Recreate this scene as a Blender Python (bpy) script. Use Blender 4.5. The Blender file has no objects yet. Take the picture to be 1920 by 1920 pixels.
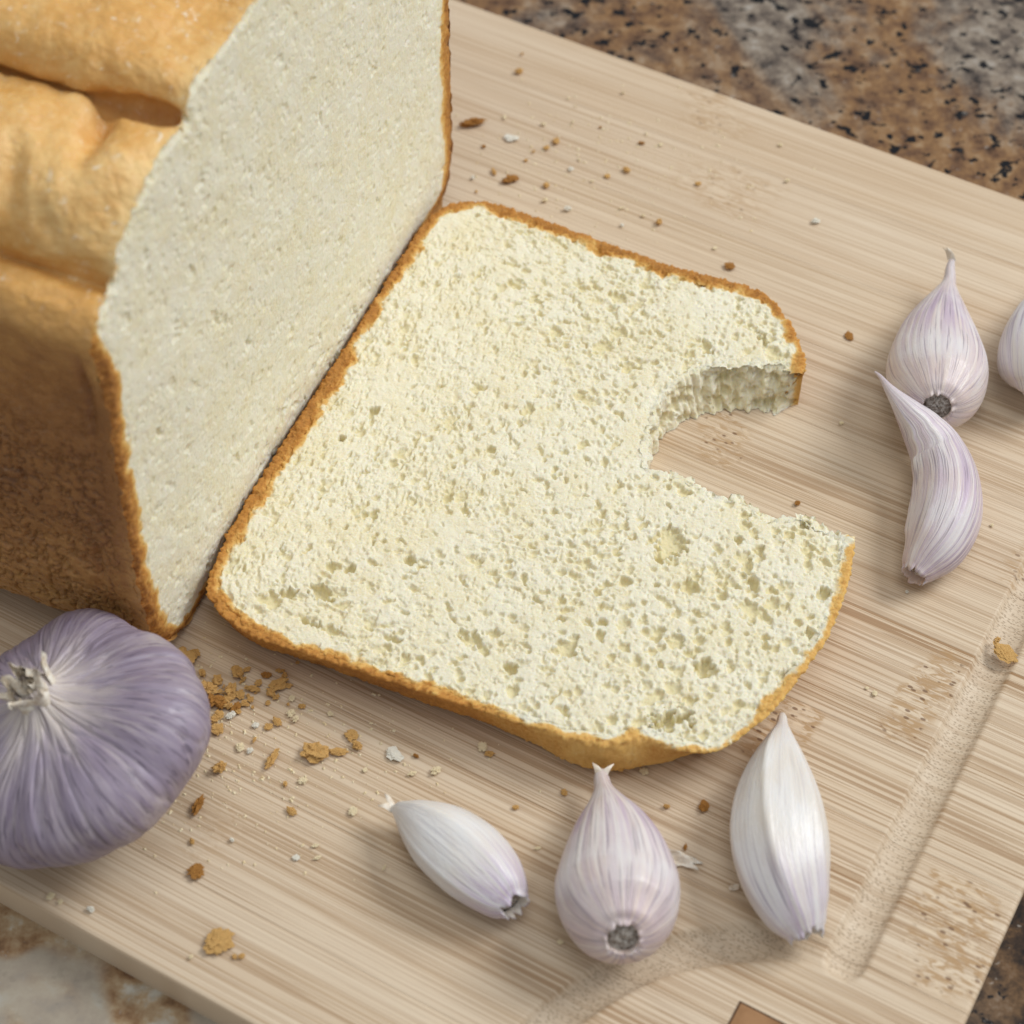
import bpy, math, random
import numpy as np

# ------------------------------------------------------------------ camera, world, lights, exposure
scene = bpy.context.scene
PITCH = math.radians(51.7)            # camera looks down at the board
FPX = 3750.0                          # focal length in photo pixels (photo is 1920 wide)
DIST = 0.431                          # metres to the middle of the board
cam_data = bpy.data.cameras.new('camera')
cam = bpy.data.objects.new('camera', cam_data)
scene.collection.objects.link(cam)
cam.location = (0, -DIST * math.cos(PITCH), DIST * math.sin(PITCH))
cam.rotation_euler = (math.pi / 2 - PITCH, 0, 0)
cam_data.sensor_width = 36.0
cam_data.lens = 36.0 * FPX / 1920.0
cam_data.clip_start = 0.01
cam_data.clip_end = 20.0
cam_data.dof.use_dof = True
cam_data.dof.focus_distance = 0.418
cam_data.dof.aperture_fstop = 17.0
scene.camera = cam

world = bpy.data.worlds.new('World')
scene.world = world
world.use_nodes = True
bg = world.node_tree.nodes['Background']
bg.inputs['Color'].default_value = (0.91, 0.96, 1.0, 1)
bg.inputs['Strength'].default_value = 0.42


def area_light(name, loc, target, sx, sy, energy, color):
    ld = bpy.data.lights.new(name, 'AREA')
    ld.shape = 'RECTANGLE'
    ld.size, ld.size_y = sx, sy
    ld.energy = energy
    ld.color = color
    lo = bpy.data.objects.new(name, ld)
    scene.collection.objects.link(lo)
    lo.location = loc
    from mathutils import Vector
    lo.rotation_euler = (Vector(target) - Vector(loc)).to_track_quat('-Z', 'Y').to_euler()
    return lo


# a wide window behind and to the right of the board, and a dim square light overhead
area_light('window_light', (1.20, 0.42, 1.20), (0, 0, 0), 0.8, 0.65, 21.0, (0.97, 0.99, 1.0))
area_light('ceiling_light', (0.15, -0.1, 1.9), (0, 0, 0), 0.9, 0.9, 7.0, (0.98, 0.99, 1.0))

scene.view_settings.view_transform = 'Standard'
scene.view_settings.look = 'None'
scene.view_settings.exposure = 0.0
scene.view_settings.gamma = 1.0
scene.view_settings.use_curve_mapping = False
scene.render.engine = 'CYCLES'
scene.cycles.use_denoising = True
scene.cycles.max_bounces = 8

# ------------------------------------------------------------------ helpers
CAM = np.array(cam.location)
FW = np.array([0, math.cos(PITCH), -math.sin(PITCH)])
UP = np.array([0, math.sin(PITCH), math.cos(PITCH)])
RT = np.array([1.0, 0, 0])


def at(x, y, z=0.0):
    """point of the scene at height z that shows at photo pixel (x, y)"""
    r = FW + RT * (x - 960) / FPX - UP * (y - 960) / FPX
    return CAM + r * (z - CAM[2]) / r[2]


rng = np.random.default_rng(7)
random.seed(7)
_perm = np.random.default_rng(1).permutation(4096)
_val = np.random.default_rng(2).uniform(-1, 1, 4096)


def vnoise(x, y, z=0.0, seed=0):
    x = np.asarray(x, float) + seed * 17.31
    y = np.asarray(y, float) - seed * 9.17
    z = np.zeros_like(x) + z
    xi, yi, zi = np.floor(x).astype(int), np.floor(y).astype(int), np.floor(z).astype(int)
    xf, yf, zf = x - xi, y - yi, z - zi
    u, v, w = (t * t * t * (t * (t * 6 - 15) + 10) for t in (xf, yf, zf))

    def h(i, j, k):
        return _val[_perm[(_perm[(_perm[(xi + i) & 4095] + yi + j) & 4095] + zi + k) & 4095]]
    def lx(j, k):
        a = h(0, j, k)
        return a + u * (h(1, j, k) - a)
    def ly(k):
        a = lx(0, k)
        return a + v * (lx(1, k) - a)
    a = ly(0)
    if not np.any(zf):
        return a
    return a + w * (ly(1) - a)


def fbm(x, y, z=0.0, seed=0, octaves=3, gain=0.5):
    s, amp, tot = 0, 1.0, 0.0
    for o in range(octaves):
        f = 2.03 ** o
        s = s + amp * vnoise(np.asarray(x) * f, np.asarray(y) * f, np.asarray(z) * f, seed + o * 5)
        tot += amp
        amp *= gain
    return s / tot


def sstep(a, b, x):
    t = np.clip((x - a) / (b - a), 0, 1)
    return t * t * (3 - 2 * t)


def catmull(pts, n_per=12, closed=False):
    P = np.asarray(pts, float)
    N = len(P)
    out = []
    rngi = range(N) if closed else range(N - 1)
    for i in rngi:
        if closed:
            p0, p1, p2, p3 = P[(i - 1) % N], P[i], P[(i + 1) % N], P[(i + 2) % N]
        else:
            p1, p2 = P[i], P[i + 1]
            p0 = P[i - 1] if i > 0 else 2 * p1 - p2
            p3 = P[i + 2] if i + 2 < N else 2 * p2 - p1
        t = np.linspace(0, 1, n_per, endpoint=False)[:, None]
        out.append(0.5 * ((2 * p1) + (-p0 + p2) * t + (2 * p0 - 5 * p1 + 4 * p2 - p3) * t ** 2 + (-p0 + 3 * p1 - 3 * p2 + p3) * t ** 3))
    out = np.concatenate(out)
    if not closed:
        out = np.vstack([out, P[-1]])
    return out


def resample(P, n=None, step=None, closed=False):
    P = np.asarray(P, float)
    if closed:
        P = np.vstack([P, P[0]])
    seg = np.linalg.norm(np.diff(P, axis=0), axis=1)
    s = np.concatenate([[0], np.cumsum(seg)])
    if n is None:
        n = max(3, int(round(s[-1] / step)))
    q = np.linspace(0, s[-1], n + 1)[:-1] if closed else np.linspace(0, s[-1], n)
    return np.stack([np.interp(q, s, P[:, k]) for k in range(P.shape[1])], 1)


def poly_sdf(px, py, poly):
    """signed distance to a closed polygon, negative inside"""
    A = np.asarray(poly)
    B = np.roll(A, -1, axis=0)
    d2 = np.full(px.shape, 1e9)
    inside = np.zeros(px.shape, bool)
    for (ax, ay), (bx, by) in zip(A, B):
        ex, ey = bx - ax, by - ay
        L = ex * ex + ey * ey + 1e-18
        t = np.clip(((px - ax) * ex + (py - ay) * ey) / L, 0, 1)
        d2 = np.minimum(d2, (px - ax - t * ex) ** 2 + (py - ay - t * ey) ** 2)
        c = ((ay > py) != (by > py)) & (px < ex * (py - ay) / (by - ay + 1e-18) + ax)
        inside ^= c
    d = np.sqrt(d2)
    return np.where(inside, -d, d)


def sdf_on_grid(xs, ys, poly, coarse=0.001):
    cx = np.arange(xs[0] - coarse, xs[-1] + 2 * coarse, coarse)
    cy = np.arange(ys[0] - coarse, ys[-1] + 2 * coarse, coarse)
    GX, GY = np.meshgrid(cx, cy)
    S = poly_sdf(GX, GY, poly)
    fx = (xs - cx[0]) / coarse
    fy = (ys - cy[0]) / coarse
    ix = np.clip(fx.astype(int), 0, len(cx) - 2)
    iy = np.clip(fy.astype(int), 0, len(cy) - 2)
    tx = (fx - ix)[None, :]
    ty = (fy - iy)[:, None]
    a = S[np.ix_(iy, ix)] * (1 - tx) + S[np.ix_(iy, ix + 1)] * tx
    b = S[np.ix_(iy + 1, ix)] * (1 - tx) + S[np.ix_(iy + 1, ix + 1)] * tx
    return a * (1 - ty) + b * ty


def make_mesh(name, verts, quads, attrs=None, uv=None, smooth=True):
    me = bpy.data.meshes.new(name)
    verts = np.asarray(verts, np.float32)
    quads = np.asarray(quads, np.int32)
    k = quads.shape[1]
    me.vertices.add(len(verts))
    me.vertices.foreach_set('co', verts.ravel())
    me.loops.add(quads.size)
    me.loops.foreach_set('vertex_index', quads.ravel())
    me.polygons.add(len(quads))
    me.polygons.foreach_set('loop_start', np.arange(0, quads.size, k, dtype=np.int32))
    me.polygons.foreach_set('loop_total', np.full(len(quads), k, np.int32))
    me.polygons.foreach_set('use_smooth', np.full(len(quads), smooth, bool))
    me.update(calc_edges=True)
    for an, av in (attrs or {}).items():
        a = me.attributes.new(an, 'FLOAT', 'POINT')
        a.data.foreach_set('value', np.asarray(av, np.float32).ravel())
    if uv is not None:
        l = me.uv_layers.new(name='UVMap')
        l.data.foreach_set('uv', np.asarray(uv, np.float32)[quads.ravel()].ravel())
    me.validate()
    return me


def link(name, me, mat, parent=None, loc=None, rot=None):
    o = bpy.data.objects.new(name, me)
    scene.collection.objects.link(o)
    if mat is not None and me is not None and not me.materials:
        me.materials.append(mat)
    if parent is not None:
        o.parent = parent
    if loc is not None:
        o.location = loc
    if rot is not None:
        o.rotation_euler = rot
    return o


def empty(name, loc=(0, 0, 0), rz=0.0):
    o = bpy.data.objects.new(name, None)
    o.empty_display_size = 0.01
    scene.collection.objects.link(o)
    o.location = loc
    o.rotation_euler = (0, 0, rz)
    return o


def tag(o, label, cat, group=None):
    o['label'] = label
    o['category'] = cat
    if group:
        o['group'] = group
    return o


def grid_quads(nr, nc, wrap=False):
    i = np.arange(nr - 1)[:, None]
    j = np.arange(nc if wrap else nc - 1)[None, :]
    j2 = (j + 1) % nc
    return np.stack([i * nc + j + 0 * i, i * nc + j2 + 0 * i, (i + 1) * nc + j2, (i + 1) * nc + j], -1).reshape(-1, 4)


# ---- shader helper
class Mat:
    def __init__(self, name):
        self.m = bpy.data.materials.new(name)
        self.m.use_nodes = True
        self.t = self.m.node_tree
        self.p = self.t.nodes['Principled BSDF']

    def n(self, kind, **kw):
        nd = self.t.nodes.new(kind)
        for k, v in kw.items():
            setattr(nd, k, v)
        return nd

    def l(self, a, b):
        self.t.links.new(a, b)

    def val(self, sock, v):
        if hasattr(v, 'node'):
            self.l(v, sock)
        elif isinstance(v, (tuple, list)):
            sock.default_value = tuple(v) + ((1.0,) if len(v) == 3 and len(sock.default_value) == 4 else ())
        else:
            sock.default_value = v

    def math(self, op, a, b=None, c=None, clamp=False):
        nd = self.n('ShaderNodeMath', operation=op, use_clamp=clamp)
        self.val(nd.inputs[0], a)
        if b is not None:
            self.val(nd.inputs[1], b)
        if c is not None:
            self.val(nd.inputs[2], c)
        return nd.outputs[0]

    def mix(self, f, a, b, blend='MIX'):
        nd = self.n('ShaderNodeMix', data_type='RGBA', blend_type=blend)
        self.val(nd.inputs[0], f)
        self.val(nd.inputs[6], a)
        self.val(nd.inputs[7], b)
        return nd.outputs[2]

    def noise(self, vec, scale=1.0, detail=3.0, rough=0.5, dist=0.0):
        nd = self.n('ShaderNodeTexNoise')
        self.l(vec, nd.inputs['Vector'])
        nd.inputs['Scale'].default_value = scale
        nd.inputs['Detail'].default_value = detail
        nd.inputs['Roughness'].default_value = rough
        nd.inputs['Distortion'].default_value = dist
        return nd.outputs['Fac']

    def vor(self, vec, scale=1.0, feature='F1', out='Distance', rand=1.0):
        nd = self.n('ShaderNodeTexVoronoi', feature=feature)
        self.l(vec, nd.inputs['Vector'])
        nd.inputs['Scale'].default_value = scale
        nd.inputs['Randomness'].default_value = rand
        return nd.outputs[out]

    def scaled(self, vec, s, off=(0, 0, 0)):
        nd = self.n('ShaderNodeMapping')
        self.l(vec, nd.inputs['Vector'])
        nd.inputs['Scale'].default_value = s
        self.val(nd.inputs['Location'], off)
        return nd.outputs[0]

    def ramp(self, f, stops, interp='LINEAR'):
        nd = self.n('ShaderNodeValToRGB')
        self.l(f, nd.inputs[0])
        cr = nd.color_ramp
        cr.interpolation = interp
        while len(cr.elements) < len(stops):
            cr.elements.new(0.5)
        for e, (pos, col) in zip(cr.elements, stops):
            e.position = pos
            e.color = tuple(col) + (1.0,) if isinstance(col, (tuple, list)) else (col, col, col, 1.0)
        return nd.outputs[0]

    def smooth(self, f, a, b, lo=0.0, hi=1.0):
        nd = self.n('ShaderNodeMapRange', interpolation_type='SMOOTHSTEP')
        self.val(nd.inputs[0], f)
        nd.inputs[1].default_value = a
        nd.inputs[2].default_value = b
        nd.inputs[3].default_value = lo
        nd.inputs[4].default_value = hi
        return nd.outputs[0]

    def attr(self, name, out='Fac'):
        return self.n('ShaderNodeAttribute', attribute_name=name).outputs[out]

    def coord(self, which='Object'):
        return self.n('ShaderNodeTexCoord').outputs[which]

    def bump(self, h, strength=0.3, dist=0.001, prev=None):
        nd = self.n('ShaderNodeBump')
        nd.inputs['Strength'].default_value = strength
        nd.inputs['Distance'].default_value = dist
        self.l(h, nd.inputs['Height'])
        if prev is not None:
            self.l(prev, nd.inputs['Normal'])
        return nd.outputs[0]

    def out(self, color=None, rough=None, normal=None, spec=None):
        if color is not None:
            self.val(self.p.inputs['Base Color'], color)
        if rough is not None:
            self.val(self.p.inputs['Roughness'], rough)
        if normal is not None:
            self.l(normal, self.p.inputs['Normal'])
        if spec is not None:
            self.val(self.p.inputs['Specular IOR Level'], spec)
        return self.m


# ------------------------------------------------------------------ materials
def mat_bread(name='bread', sss=0.35, sc=0.0016):
    """crumb to crust by the attribute toast (0 crumb, 1 brown crust); pale = how little the crust has browned"""
    M = Mat(name)
    co = M.coord('Object')
    n1 = M.noise(co, 900, 3, 0.6)
    n2 = M.noise(co, 130, 3, 0.5)
    toast = M.math('ADD', M.attr('toast'), M.math('MULTIPLY', M.math('SUBTRACT', n1, 0.5), M.math('MULTIPLY', M.attr('toast'), 0.9)))
    toast = M.math('ADD', toast, M.math('MULTIPLY', M.math('SUBTRACT', M.noise(co, 2000, 2, 0.6), 0.5), M.math('MULTIPLY', M.attr('toast'), 0.7)))
    toast = M.math('MULTIPLY', toast, M.math('SUBTRACT', 1.0, M.math('MULTIPLY', M.attr('pale'), 0.56)))
    n3 = M.noise(co, 2400, 2, 0.6)
    crumb = M.mix(M.smooth(n2, 0.35, 0.68), (0.855, 0.79, 0.60), (0.825, 0.735, 0.495))
    crumb = M.mix(M.smooth(n3, 0.42, 0.70, 0, 0.7), crumb, (0.885, 0.85, 0.72))
    crumb = M.mix(M.math('MULTIPLY', M.attr('film_shade'), 0.85), crumb, (0.76, 0.665, 0.385))   # yellow lining of the gas cells, plus painted-in darkening of their hollows
    crust = M.ramp(toast, [(0.0, (0.84, 0.70, 0.40)), (0.25, (0.75, 0.45, 0.14)), (0.5, (0.56, 0.26, 0.06)),
                           (0.8, (0.38, 0.16, 0.038)), (1.0, (0.24, 0.095, 0.026))])
    col = M.mix(M.smooth(toast, 0.02, 0.22), crumb, crust)
    b = M.bump(M.noise(co, 2600, 4, 0.7), 0.5, 0.0005)
    m = M.out(col, 0.82, b, 0.25)
    M.p.inputs['Subsurface Weight'].default_value = sss
    M.p.inputs['Subsurface Radius'].default_value = (1.0, 0.75, 0.4)
    M.p.inputs['Subsurface Scale'].default_value = sc
    return m


def mat_loaf_crust():
    """tone: 0 deep brown wall, 1 pale golden top"""
    M = Mat('loaf_crust')
    co = M.coord('Object')
    n1 = M.noise(co, 60, 4, 0.6)
    n2 = M.noise(co, 420, 4, 0.65)
    fib = M.noise(M.scaled(co, (160, 160, 900)), 1.0, 3, 0.6, 0.4)
    f = M.math('ADD', M.attr('tone'), M.math('MULTIPLY', M.math('SUBTRACT', n1, 0.5), 0.48))
    f = M.math('ADD', f, M.math('MULTIPLY', M.math('SUBTRACT', n2, 0.5), 0.40))
    f = M.math('ADD', f, M.math('MULTIPLY', M.math('SUBTRACT', fib, 0.5), 0.16))
    col = M.ramp(f, [(0.0, (0.22, 0.085, 0.022)), (0.25, (0.38, 0.170, 0.048)), (0.5, (0.60, 0.32, 0.10)),
                     (0.74, (0.70, 0.37, 0.10)), (1.0, (0.84, 0.56, 0.23))])
    # dry pale flecks on the top
    fl = M.noise(M.scaled(co, (380, 380, 700)), 1.0, 5, 0.72, 1.0)
    fleck = M.math('MULTIPLY', M.smooth(fl, 0.58, 0.72), M.smooth(M.attr('tone'), 0.45, 0.8, 0.15, 0.85))
    col = M.mix(fleck, col, (0.90, 0.82, 0.66))
    h = M.math('ADD', M.noise(co, 900, 4, 0.6), M.math('MULTIPLY', fl, 0.5))
    b = M.bump(h, 0.5, 0.0006)
    m = M.out(col, M.smooth(n2, 0.3, 0.7, 0.32, 0.48), b, 0.5)
    M.p.inputs['Subsurface Weight'].default_value = 0.12
    M.p.inputs['Subsurface Radius'].default_value = (1.0, 0.5, 0.2)
    M.p.inputs['Subsurface Scale'].default_value = 0.002
    return m


def mat_bamboo():
    M = Mat('bamboo')
    co = M.coord('Object')
    rnd = M.n('ShaderNodeObjectInfo').outputs['Random']
    comb = M.n('ShaderNodeCombineXYZ')
    M.l(M.math('MULTIPLY', rnd, 37.0), comb.inputs[2])
    M.l(M.math('MULTIPLY', rnd, 3.1), comb.inputs[0])
    add = M.n('ShaderNodeVectorMath', operation='ADD')
    M.l(co, add.inputs[0])
    M.l(comb.outputs[0], add.inputs[1])
    v = add.outputs[0]
    broad = M.noise(M.scaled(v, (6, 170, 1)), 1.0, 3, 0.55)
    fine = M.noise(M.scaled(v, (6, 1000, 1)), 1.0, 3, 0.65, 0.1)
    dash = M.noise(M.scaled(v, (20, 1700, 1)), 1.0, 2, 0.55)
    blotch = M.noise(M.scaled(v, (16, 45, 1)), 1.0, 2, 0.5)
    base = M.mix(M.smooth(broad, 0.3, 0.7), (0.70, 0.565, 0.415), (0.61, 0.465, 0.32))
    base = M.mix(M.smooth(blotch, 0.45, 0.75, 0, 0.45), base, (0.59, 0.43, 0.28))
    # strips differ a little in tone
    base = M.mix(M.math('MULTIPLY', rnd, 0.45), base, (0.71, 0.575, 0.41))
    dens = M.attr('fibre')
    # fibre bundles cut along their length: thin brown lines, denser on some strips
    line = M.smooth(fine, 0.535, 0.59)
    d2 = M.math('MULTIPLY', M.smooth(dash, 0.55, 0.595), 0.85)
    ln = M.math('MAXIMUM', M.math('MULTIPLY', line, 0.85), d2)
    ln = M.math('MULTIPLY', ln, M.smooth(broad, 0.25, 0.65, 0.35, 1.0))
    ln = M.math('MULTIPLY', ln, dens)
    grv = M.attr('groove')
    ln = M.math('MULTIPLY', ln, M.math('SUBTRACT', 1.0, M.math('MULTIPLY', grv, 0.6)))
    hair = M.noise(M.scaled(v, (7, 2500, 1)), 1.0, 2, 0.6)
    base = M.mix(M.smooth(hair, 0.50, 0.60, 0, 0.45), base, (0.38, 0.23, 0.11))
    col = M.mix(ln, base, (0.30, 0.16, 0.065))
    # routed groove: the fibres show as short dark points
    pts = M.vor(M.scaled(v, (1150, 2500, 1)), 1.0)
    speck = M.math('MULTIPLY', M.smooth(pts, 0.42, 0.22), grv)
    col = M.mix(M.math('MULTIPLY', grv, 0.40), col, (0.60, 0.49, 0.365))
    col = M.mix(M.math('MULTIPLY', speck, 0.58), col, (0.27, 0.185, 0.11))
    # nodes of the cane: wavy brown flecks and dark pores
    nd = M.attr('node')
    wav = M.noise(M.scaled(v, (240, 950, 1)), 1.0, 3, 0.65, 0.9)
    col = M.mix(M.math('MULTIPLY', M.smooth(wav, 0.48, 0.58), M.math('MULTIPLY', nd, 0.8)), col, (0.42, 0.25, 0.11))
    col = M.mix(M.math('MULTIPLY', M.smooth(wav, 0.46, 0.36), M.math('MULTIPLY', nd, 0.5)), col, (0.76, 0.60, 0.41))
    dots = M.vor(M.scaled(v, (330, 620, 1)), 1.0)
    dm = M.math('MULTIPLY', M.smooth(dots, 0.24, 0.15), M.smooth(nd, 0.25, 0.75))
    col = M.mix(M.math('MULTIPLY', dm, 0.8), col, (0.17, 0.085, 0.04))
    h = M.math('SUBTRACT', M.noise(M.scaled(v, (60, 2600, 1)), 1.0, 2, 0.5), M.math('MULTIPLY', ln, 1.0))
    h = M.math('SUBTRACT', h, M.math('MULTIPLY', M.math('ADD', speck, dm), 1.2))
    b = M.bump(h, 0.35, 0.0002)
    return M.out(col, M.smooth(broad, 0.3, 0.7, 0.50, 0.60), b, 0.35)


def mat_granite():
    M = Mat('granite')
    co = M.coord('Object')
    w = M.noise(M.scaled(co, (1.0, 0.6, 1.0), (0.21, 0.13, 0)), 13, 9, 0.66, 0.9)
    w2 = M.noise(M.scaled(co, (1, 1, 1), (4.3, 2.2, 0.7)), 17, 3, 0.55, 0.6)
    grain = M.noise(co, 190, 6, 0.70)
    grain2 = M.noise(M.scaled(co, (1, 1, 1), (1.7, 0, 3.1)), 480, 4, 0.65)
    brown = M.ramp(grain, [(0.28, (0.035, 0.022, 0.018)), (0.42, (0.24, 0.135, 0.08)), (0.55, (0.42, 0.245, 0.12)), (0.72, (0.62, 0.46, 0.30))])
    grey = M.ramp(grain, [(0.30, (0.035, 0.033, 0.036)), (0.44, (0.22, 0.18, 0.155)), (0.56, (0.43, 0.365, 0.30)), (0.74, (0.70, 0.67, 0.64))])
    gm_ = M.math('ADD', M.math('MULTIPLY', grain, 0.5), M.math('MULTIPLY', M.noise(co, 95, 4, 0.6, 0.5), 0.5))
    cream = M.ramp(gm_, [(0.36, (0.20, 0.10, 0.06)), (0.45, (0.46, 0.29, 0.16)), (0.53, (0.66, 0.50, 0.32)), (0.62, (0.82, 0.80, 0.72))])
    dark = M.ramp(grain, [(0.32, (0.012, 0.011, 0.012)), (0.47, (0.075, 0.045, 0.028)), (0.6, (0.23, 0.13, 0.06)), (0.78, (0.42, 0.33, 0.25))])
    col = M.mix(M.smooth(w, 0.43, 0.57), brown, grey)
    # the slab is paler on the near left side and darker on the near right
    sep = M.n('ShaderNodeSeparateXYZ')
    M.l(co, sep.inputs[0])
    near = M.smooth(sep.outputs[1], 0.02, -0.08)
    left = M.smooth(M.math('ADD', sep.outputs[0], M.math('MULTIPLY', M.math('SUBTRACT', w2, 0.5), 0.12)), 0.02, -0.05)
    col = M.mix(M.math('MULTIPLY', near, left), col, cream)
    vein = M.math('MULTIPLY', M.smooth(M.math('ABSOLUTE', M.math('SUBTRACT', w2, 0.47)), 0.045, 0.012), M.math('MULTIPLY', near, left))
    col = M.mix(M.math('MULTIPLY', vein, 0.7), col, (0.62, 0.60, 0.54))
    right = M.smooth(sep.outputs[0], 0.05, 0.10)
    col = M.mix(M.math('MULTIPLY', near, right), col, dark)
    # black mica specks
    sp = M.noise(M.scaled(co, (1, 1, 1), (0.3, 5.1, 2.0)), 210, 3, 0.62)
    sel = M.noise(co, 45, 3, 0.6)
    spk = M.smooth(M.math('ADD', sp, M.math('MULTIPLY', M.math('SUBTRACT', sel, 0.5), 0.25)), 0.575, 0.615)
    spk = M.math('MULTIPLY', spk, M.math('SUBTRACT', 1.0, M.math('MULTIPLY', M.math('MULTIPLY', near, left), 0.9)))
    col = M.mix(spk, col, (0.014, 0.015, 0.02))
    wht = M.math('MULTIPLY', M.smooth(grain2, 0.63, 0.72), 0.7)
    col = M.mix(wht, col, (0.62, 0.58, 0.54))
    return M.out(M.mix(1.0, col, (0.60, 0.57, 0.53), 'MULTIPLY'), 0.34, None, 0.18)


def mat_garlic(name, white, lilac, beige, streak=1.0, rough=0.32, lo=0.12, hl=0.45, bmp=0.4, along=1.0):
    """uv: x around (m), y along (m); attributes lilac and beige give where the skin is tinted"""
    M = Mat(name)
    uv = M.n('ShaderNodeUVMap', uv_map='UVMap').outputs[0]
    s1 = M.noise(M.scaled(uv, (900, 26 * along, 1)), 1.0, 3, 0.6, 0.25 * along)
    s2 = M.noise(M.scaled(uv, (2300, 60 * along, 1)), 1.0, 2, 0.55, 0.2 * along)
    bl = M.noise(M.scaled(uv, (150, 90, 1)), 1.0, 3, 0.55)
    col = M.mix(M.smooth(bl, 0.35, 0.7, 0, 0.55), white, beige)
    col = M.mix(M.math('MULTIPLY', M.attr('beige'), M.smooth(bl, 0.2, 0.7, 0.5, 0.95)), col, beige)
    lf = M.math('MULTIPLY', M.attr('lilac'), M.smooth(s1, 0.40, 0.60, lo, 1.0))
    lf = M.math('MULTIPLY', lf, M.smooth(bl, 0.25, 0.6, 0.45, 1.0))
    col = M.mix(lf, col, lilac)
    st = M.math('MULTIPLY', M.smooth(s2, 0.55, 0.64, 0, 0.55 * streak), M.smooth(M.attr('lilac'), 0.0, 0.5, 0.3, 1.0))
    dk = tuple(c * 0.48 for c in lilac)
    col = M.mix(st, col, dk)
    wl = M.math('MULTIPLY', M.smooth(s1, 0.42, 0.34), hl)
    col = M.mix(wl, col, tuple(min(1, c * 1.06) for c in white))
    h = M.math('ADD', M.math('MULTIPLY', s1, 0.8), M.math('MULTIPLY', s2, 0.4))
    h = M.math('ADD', h, M.math('MULTIPLY', M.noise(M.scaled(uv, (1600, 700, 1)), 1.0, 3, 0.6), 0.5))
    b = M.bump(h, bmp, 0.0005)
    m = M.out(col, M.smooth(s1, 0.3, 0.7, rough, rough + 0.1), b, 0.5)
    M.p.inputs['Subsurface Weight'].default_value = 0.15
    M.p.inputs['Subsurface Radius'].default_value = (1.0, 0.8, 0.6)
    M.p.inputs['Subsurface Scale'].default_value = 0.002
    return m


def mat_noise(name, a, b, scale, rough=0.8, bump=0.3, sss=0.0, bd=0.0005):
    M = Mat(name)
    co = M.coord('Object')
    n = M.noise(co, scale, 4, 0.65)
    m = M.out(M.mix(M.smooth(n, 0.35, 0.65), a, b), rough, M.bump(n, bump, bd), 0.25)
    if sss:
        M.p.inputs['Subsurface Weight'].default_value = sss
        M.p.inputs['Subsurface Radius'].default_value = (1.0, 0.7, 0.4)
        M.p.inputs['Subsurface Scale'].default_value = 0.001
    return m


BREAD = mat_bread()
BREAD_CUT = mat_bread('bread_cut_face', 0.45, 0.003)
CRUST = mat_loaf_crust()
BAMBOO = mat_bamboo()
GRANITE = mat_granite()
CRUMB_GOLD = mat_noise('crumb_golden', (0.60, 0.32, 0.09), (0.80, 0.50, 0.19), 1200, 0.8, 0.6)
CRUMB_AMBER = mat_noise('crumb_amber', (0.30, 0.12, 0.025), (0.50, 0.24, 0.055), 900, 0.6, 0.5)
CRUMB_PALE = mat_noise('crumb_pale', (0.76, 0.60, 0.35), (0.86, 0.76, 0.54), 1200, 0.85, 0.4)
CRUMB_WHITE = mat_noise('crumb_white', (0.80, 0.74, 0.60), (0.90, 0.86, 0.76), 1200, 0.8, 0.5)
PAPER = mat_noise('dry_garlic_paper', (0.72, 0.60, 0.46), (0.86, 0.80, 0.70), 500, 0.5, 0.4)
SCAR = mat_noise('root_scar', (0.22, 0.17, 0.13), (0.60, 0.55, 0.49), 1500, 0.85, 0.8)
INLAY = mat_noise('inlay_wood', (0.27, 0.135, 0.055), (0.36, 0.19, 0.085), 140, 0.5, 0.1)
DARK = mat_noise('dark_joint', (0.07, 0.035, 0.018), (0.10, 0.05, 0.025), 300, 0.7, 0.1)

# ------------------------------------------------------------------ the counter
BOARD_T = 0.0093
n = 24
gx = np.linspace(-0.7, 0.7, n)
GX, GY = np.meshgrid(gx, gx)
V = np.stack([GX, GY, np.full_like(GX, -BOARD_T)], -1).reshape(-1, 3)
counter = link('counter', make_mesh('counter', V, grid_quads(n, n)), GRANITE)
counter['kind'] = 'structure'
tag(counter, 'speckled brown and grey polished granite countertop under the board', 'countertop')

# ------------------------------------------------------------------ the bamboo board, strip by strip
BA = math.radians(-29.24)
BX = np.array([math.cos(BA), math.sin(BA)])
BY = np.array([-math.sin(BA), math.cos(BA)])
X0, X1, Y0, Y1 = -0.262, 0.1280, -0.1249, 0.1467
board = empty('cutting_board', (0, 0, -BOARD_T), BA)
tag(board, 'pale bamboo cutting board with juice groove under the bread and garlic', 'cutting board')
edges = [Y0, -0.1065, -0.0835, -0.0605, -0.0335, -0.0140, 0.0135, 0.0330, 0.0545, 0.0770, 0.1005, 0.1245, Y1]
fibres = [0.60, 0.75, 0.65, 0.95, 0.85, 1.0, 0.65, 0.85, 0.55, 0.50, 0.42, 0.28]
# cane nodes: board coordinates (x, y), half length along, half width across, strength
nodes = [(-0.0195, 0.1385, .010, .008, .55), (-0.004, 0.1150, .012, .010, .5), (0.0306, 0.0400, .006, .009, .8),
         (0.0950, -0.0005, .005, .013, .95), (0.0740, -0.0200, .006, .0085, 1.0), (0.0728, -0.0270, .006, .004, .9),
         (0.1196, -0.0470, .0085, .0135, 1.0), (0.1020, 0.0420, .005, .009, .6), (-0.012, -0.0950, .004, .008, .4), (-0.15, 0.06, .006, .01, .6)]
gr1 = np.array([[0.1045, 0.135], [0.1045, -0.0615]])
gr2 = catmull([(0.1030, -0.0600), (0.0925, -0.0640), (0.0815, -0.0712), (0.0720, -0.0806), (0.0633, -0.0974), (0.0600, -0.1150)], 10)


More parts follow.
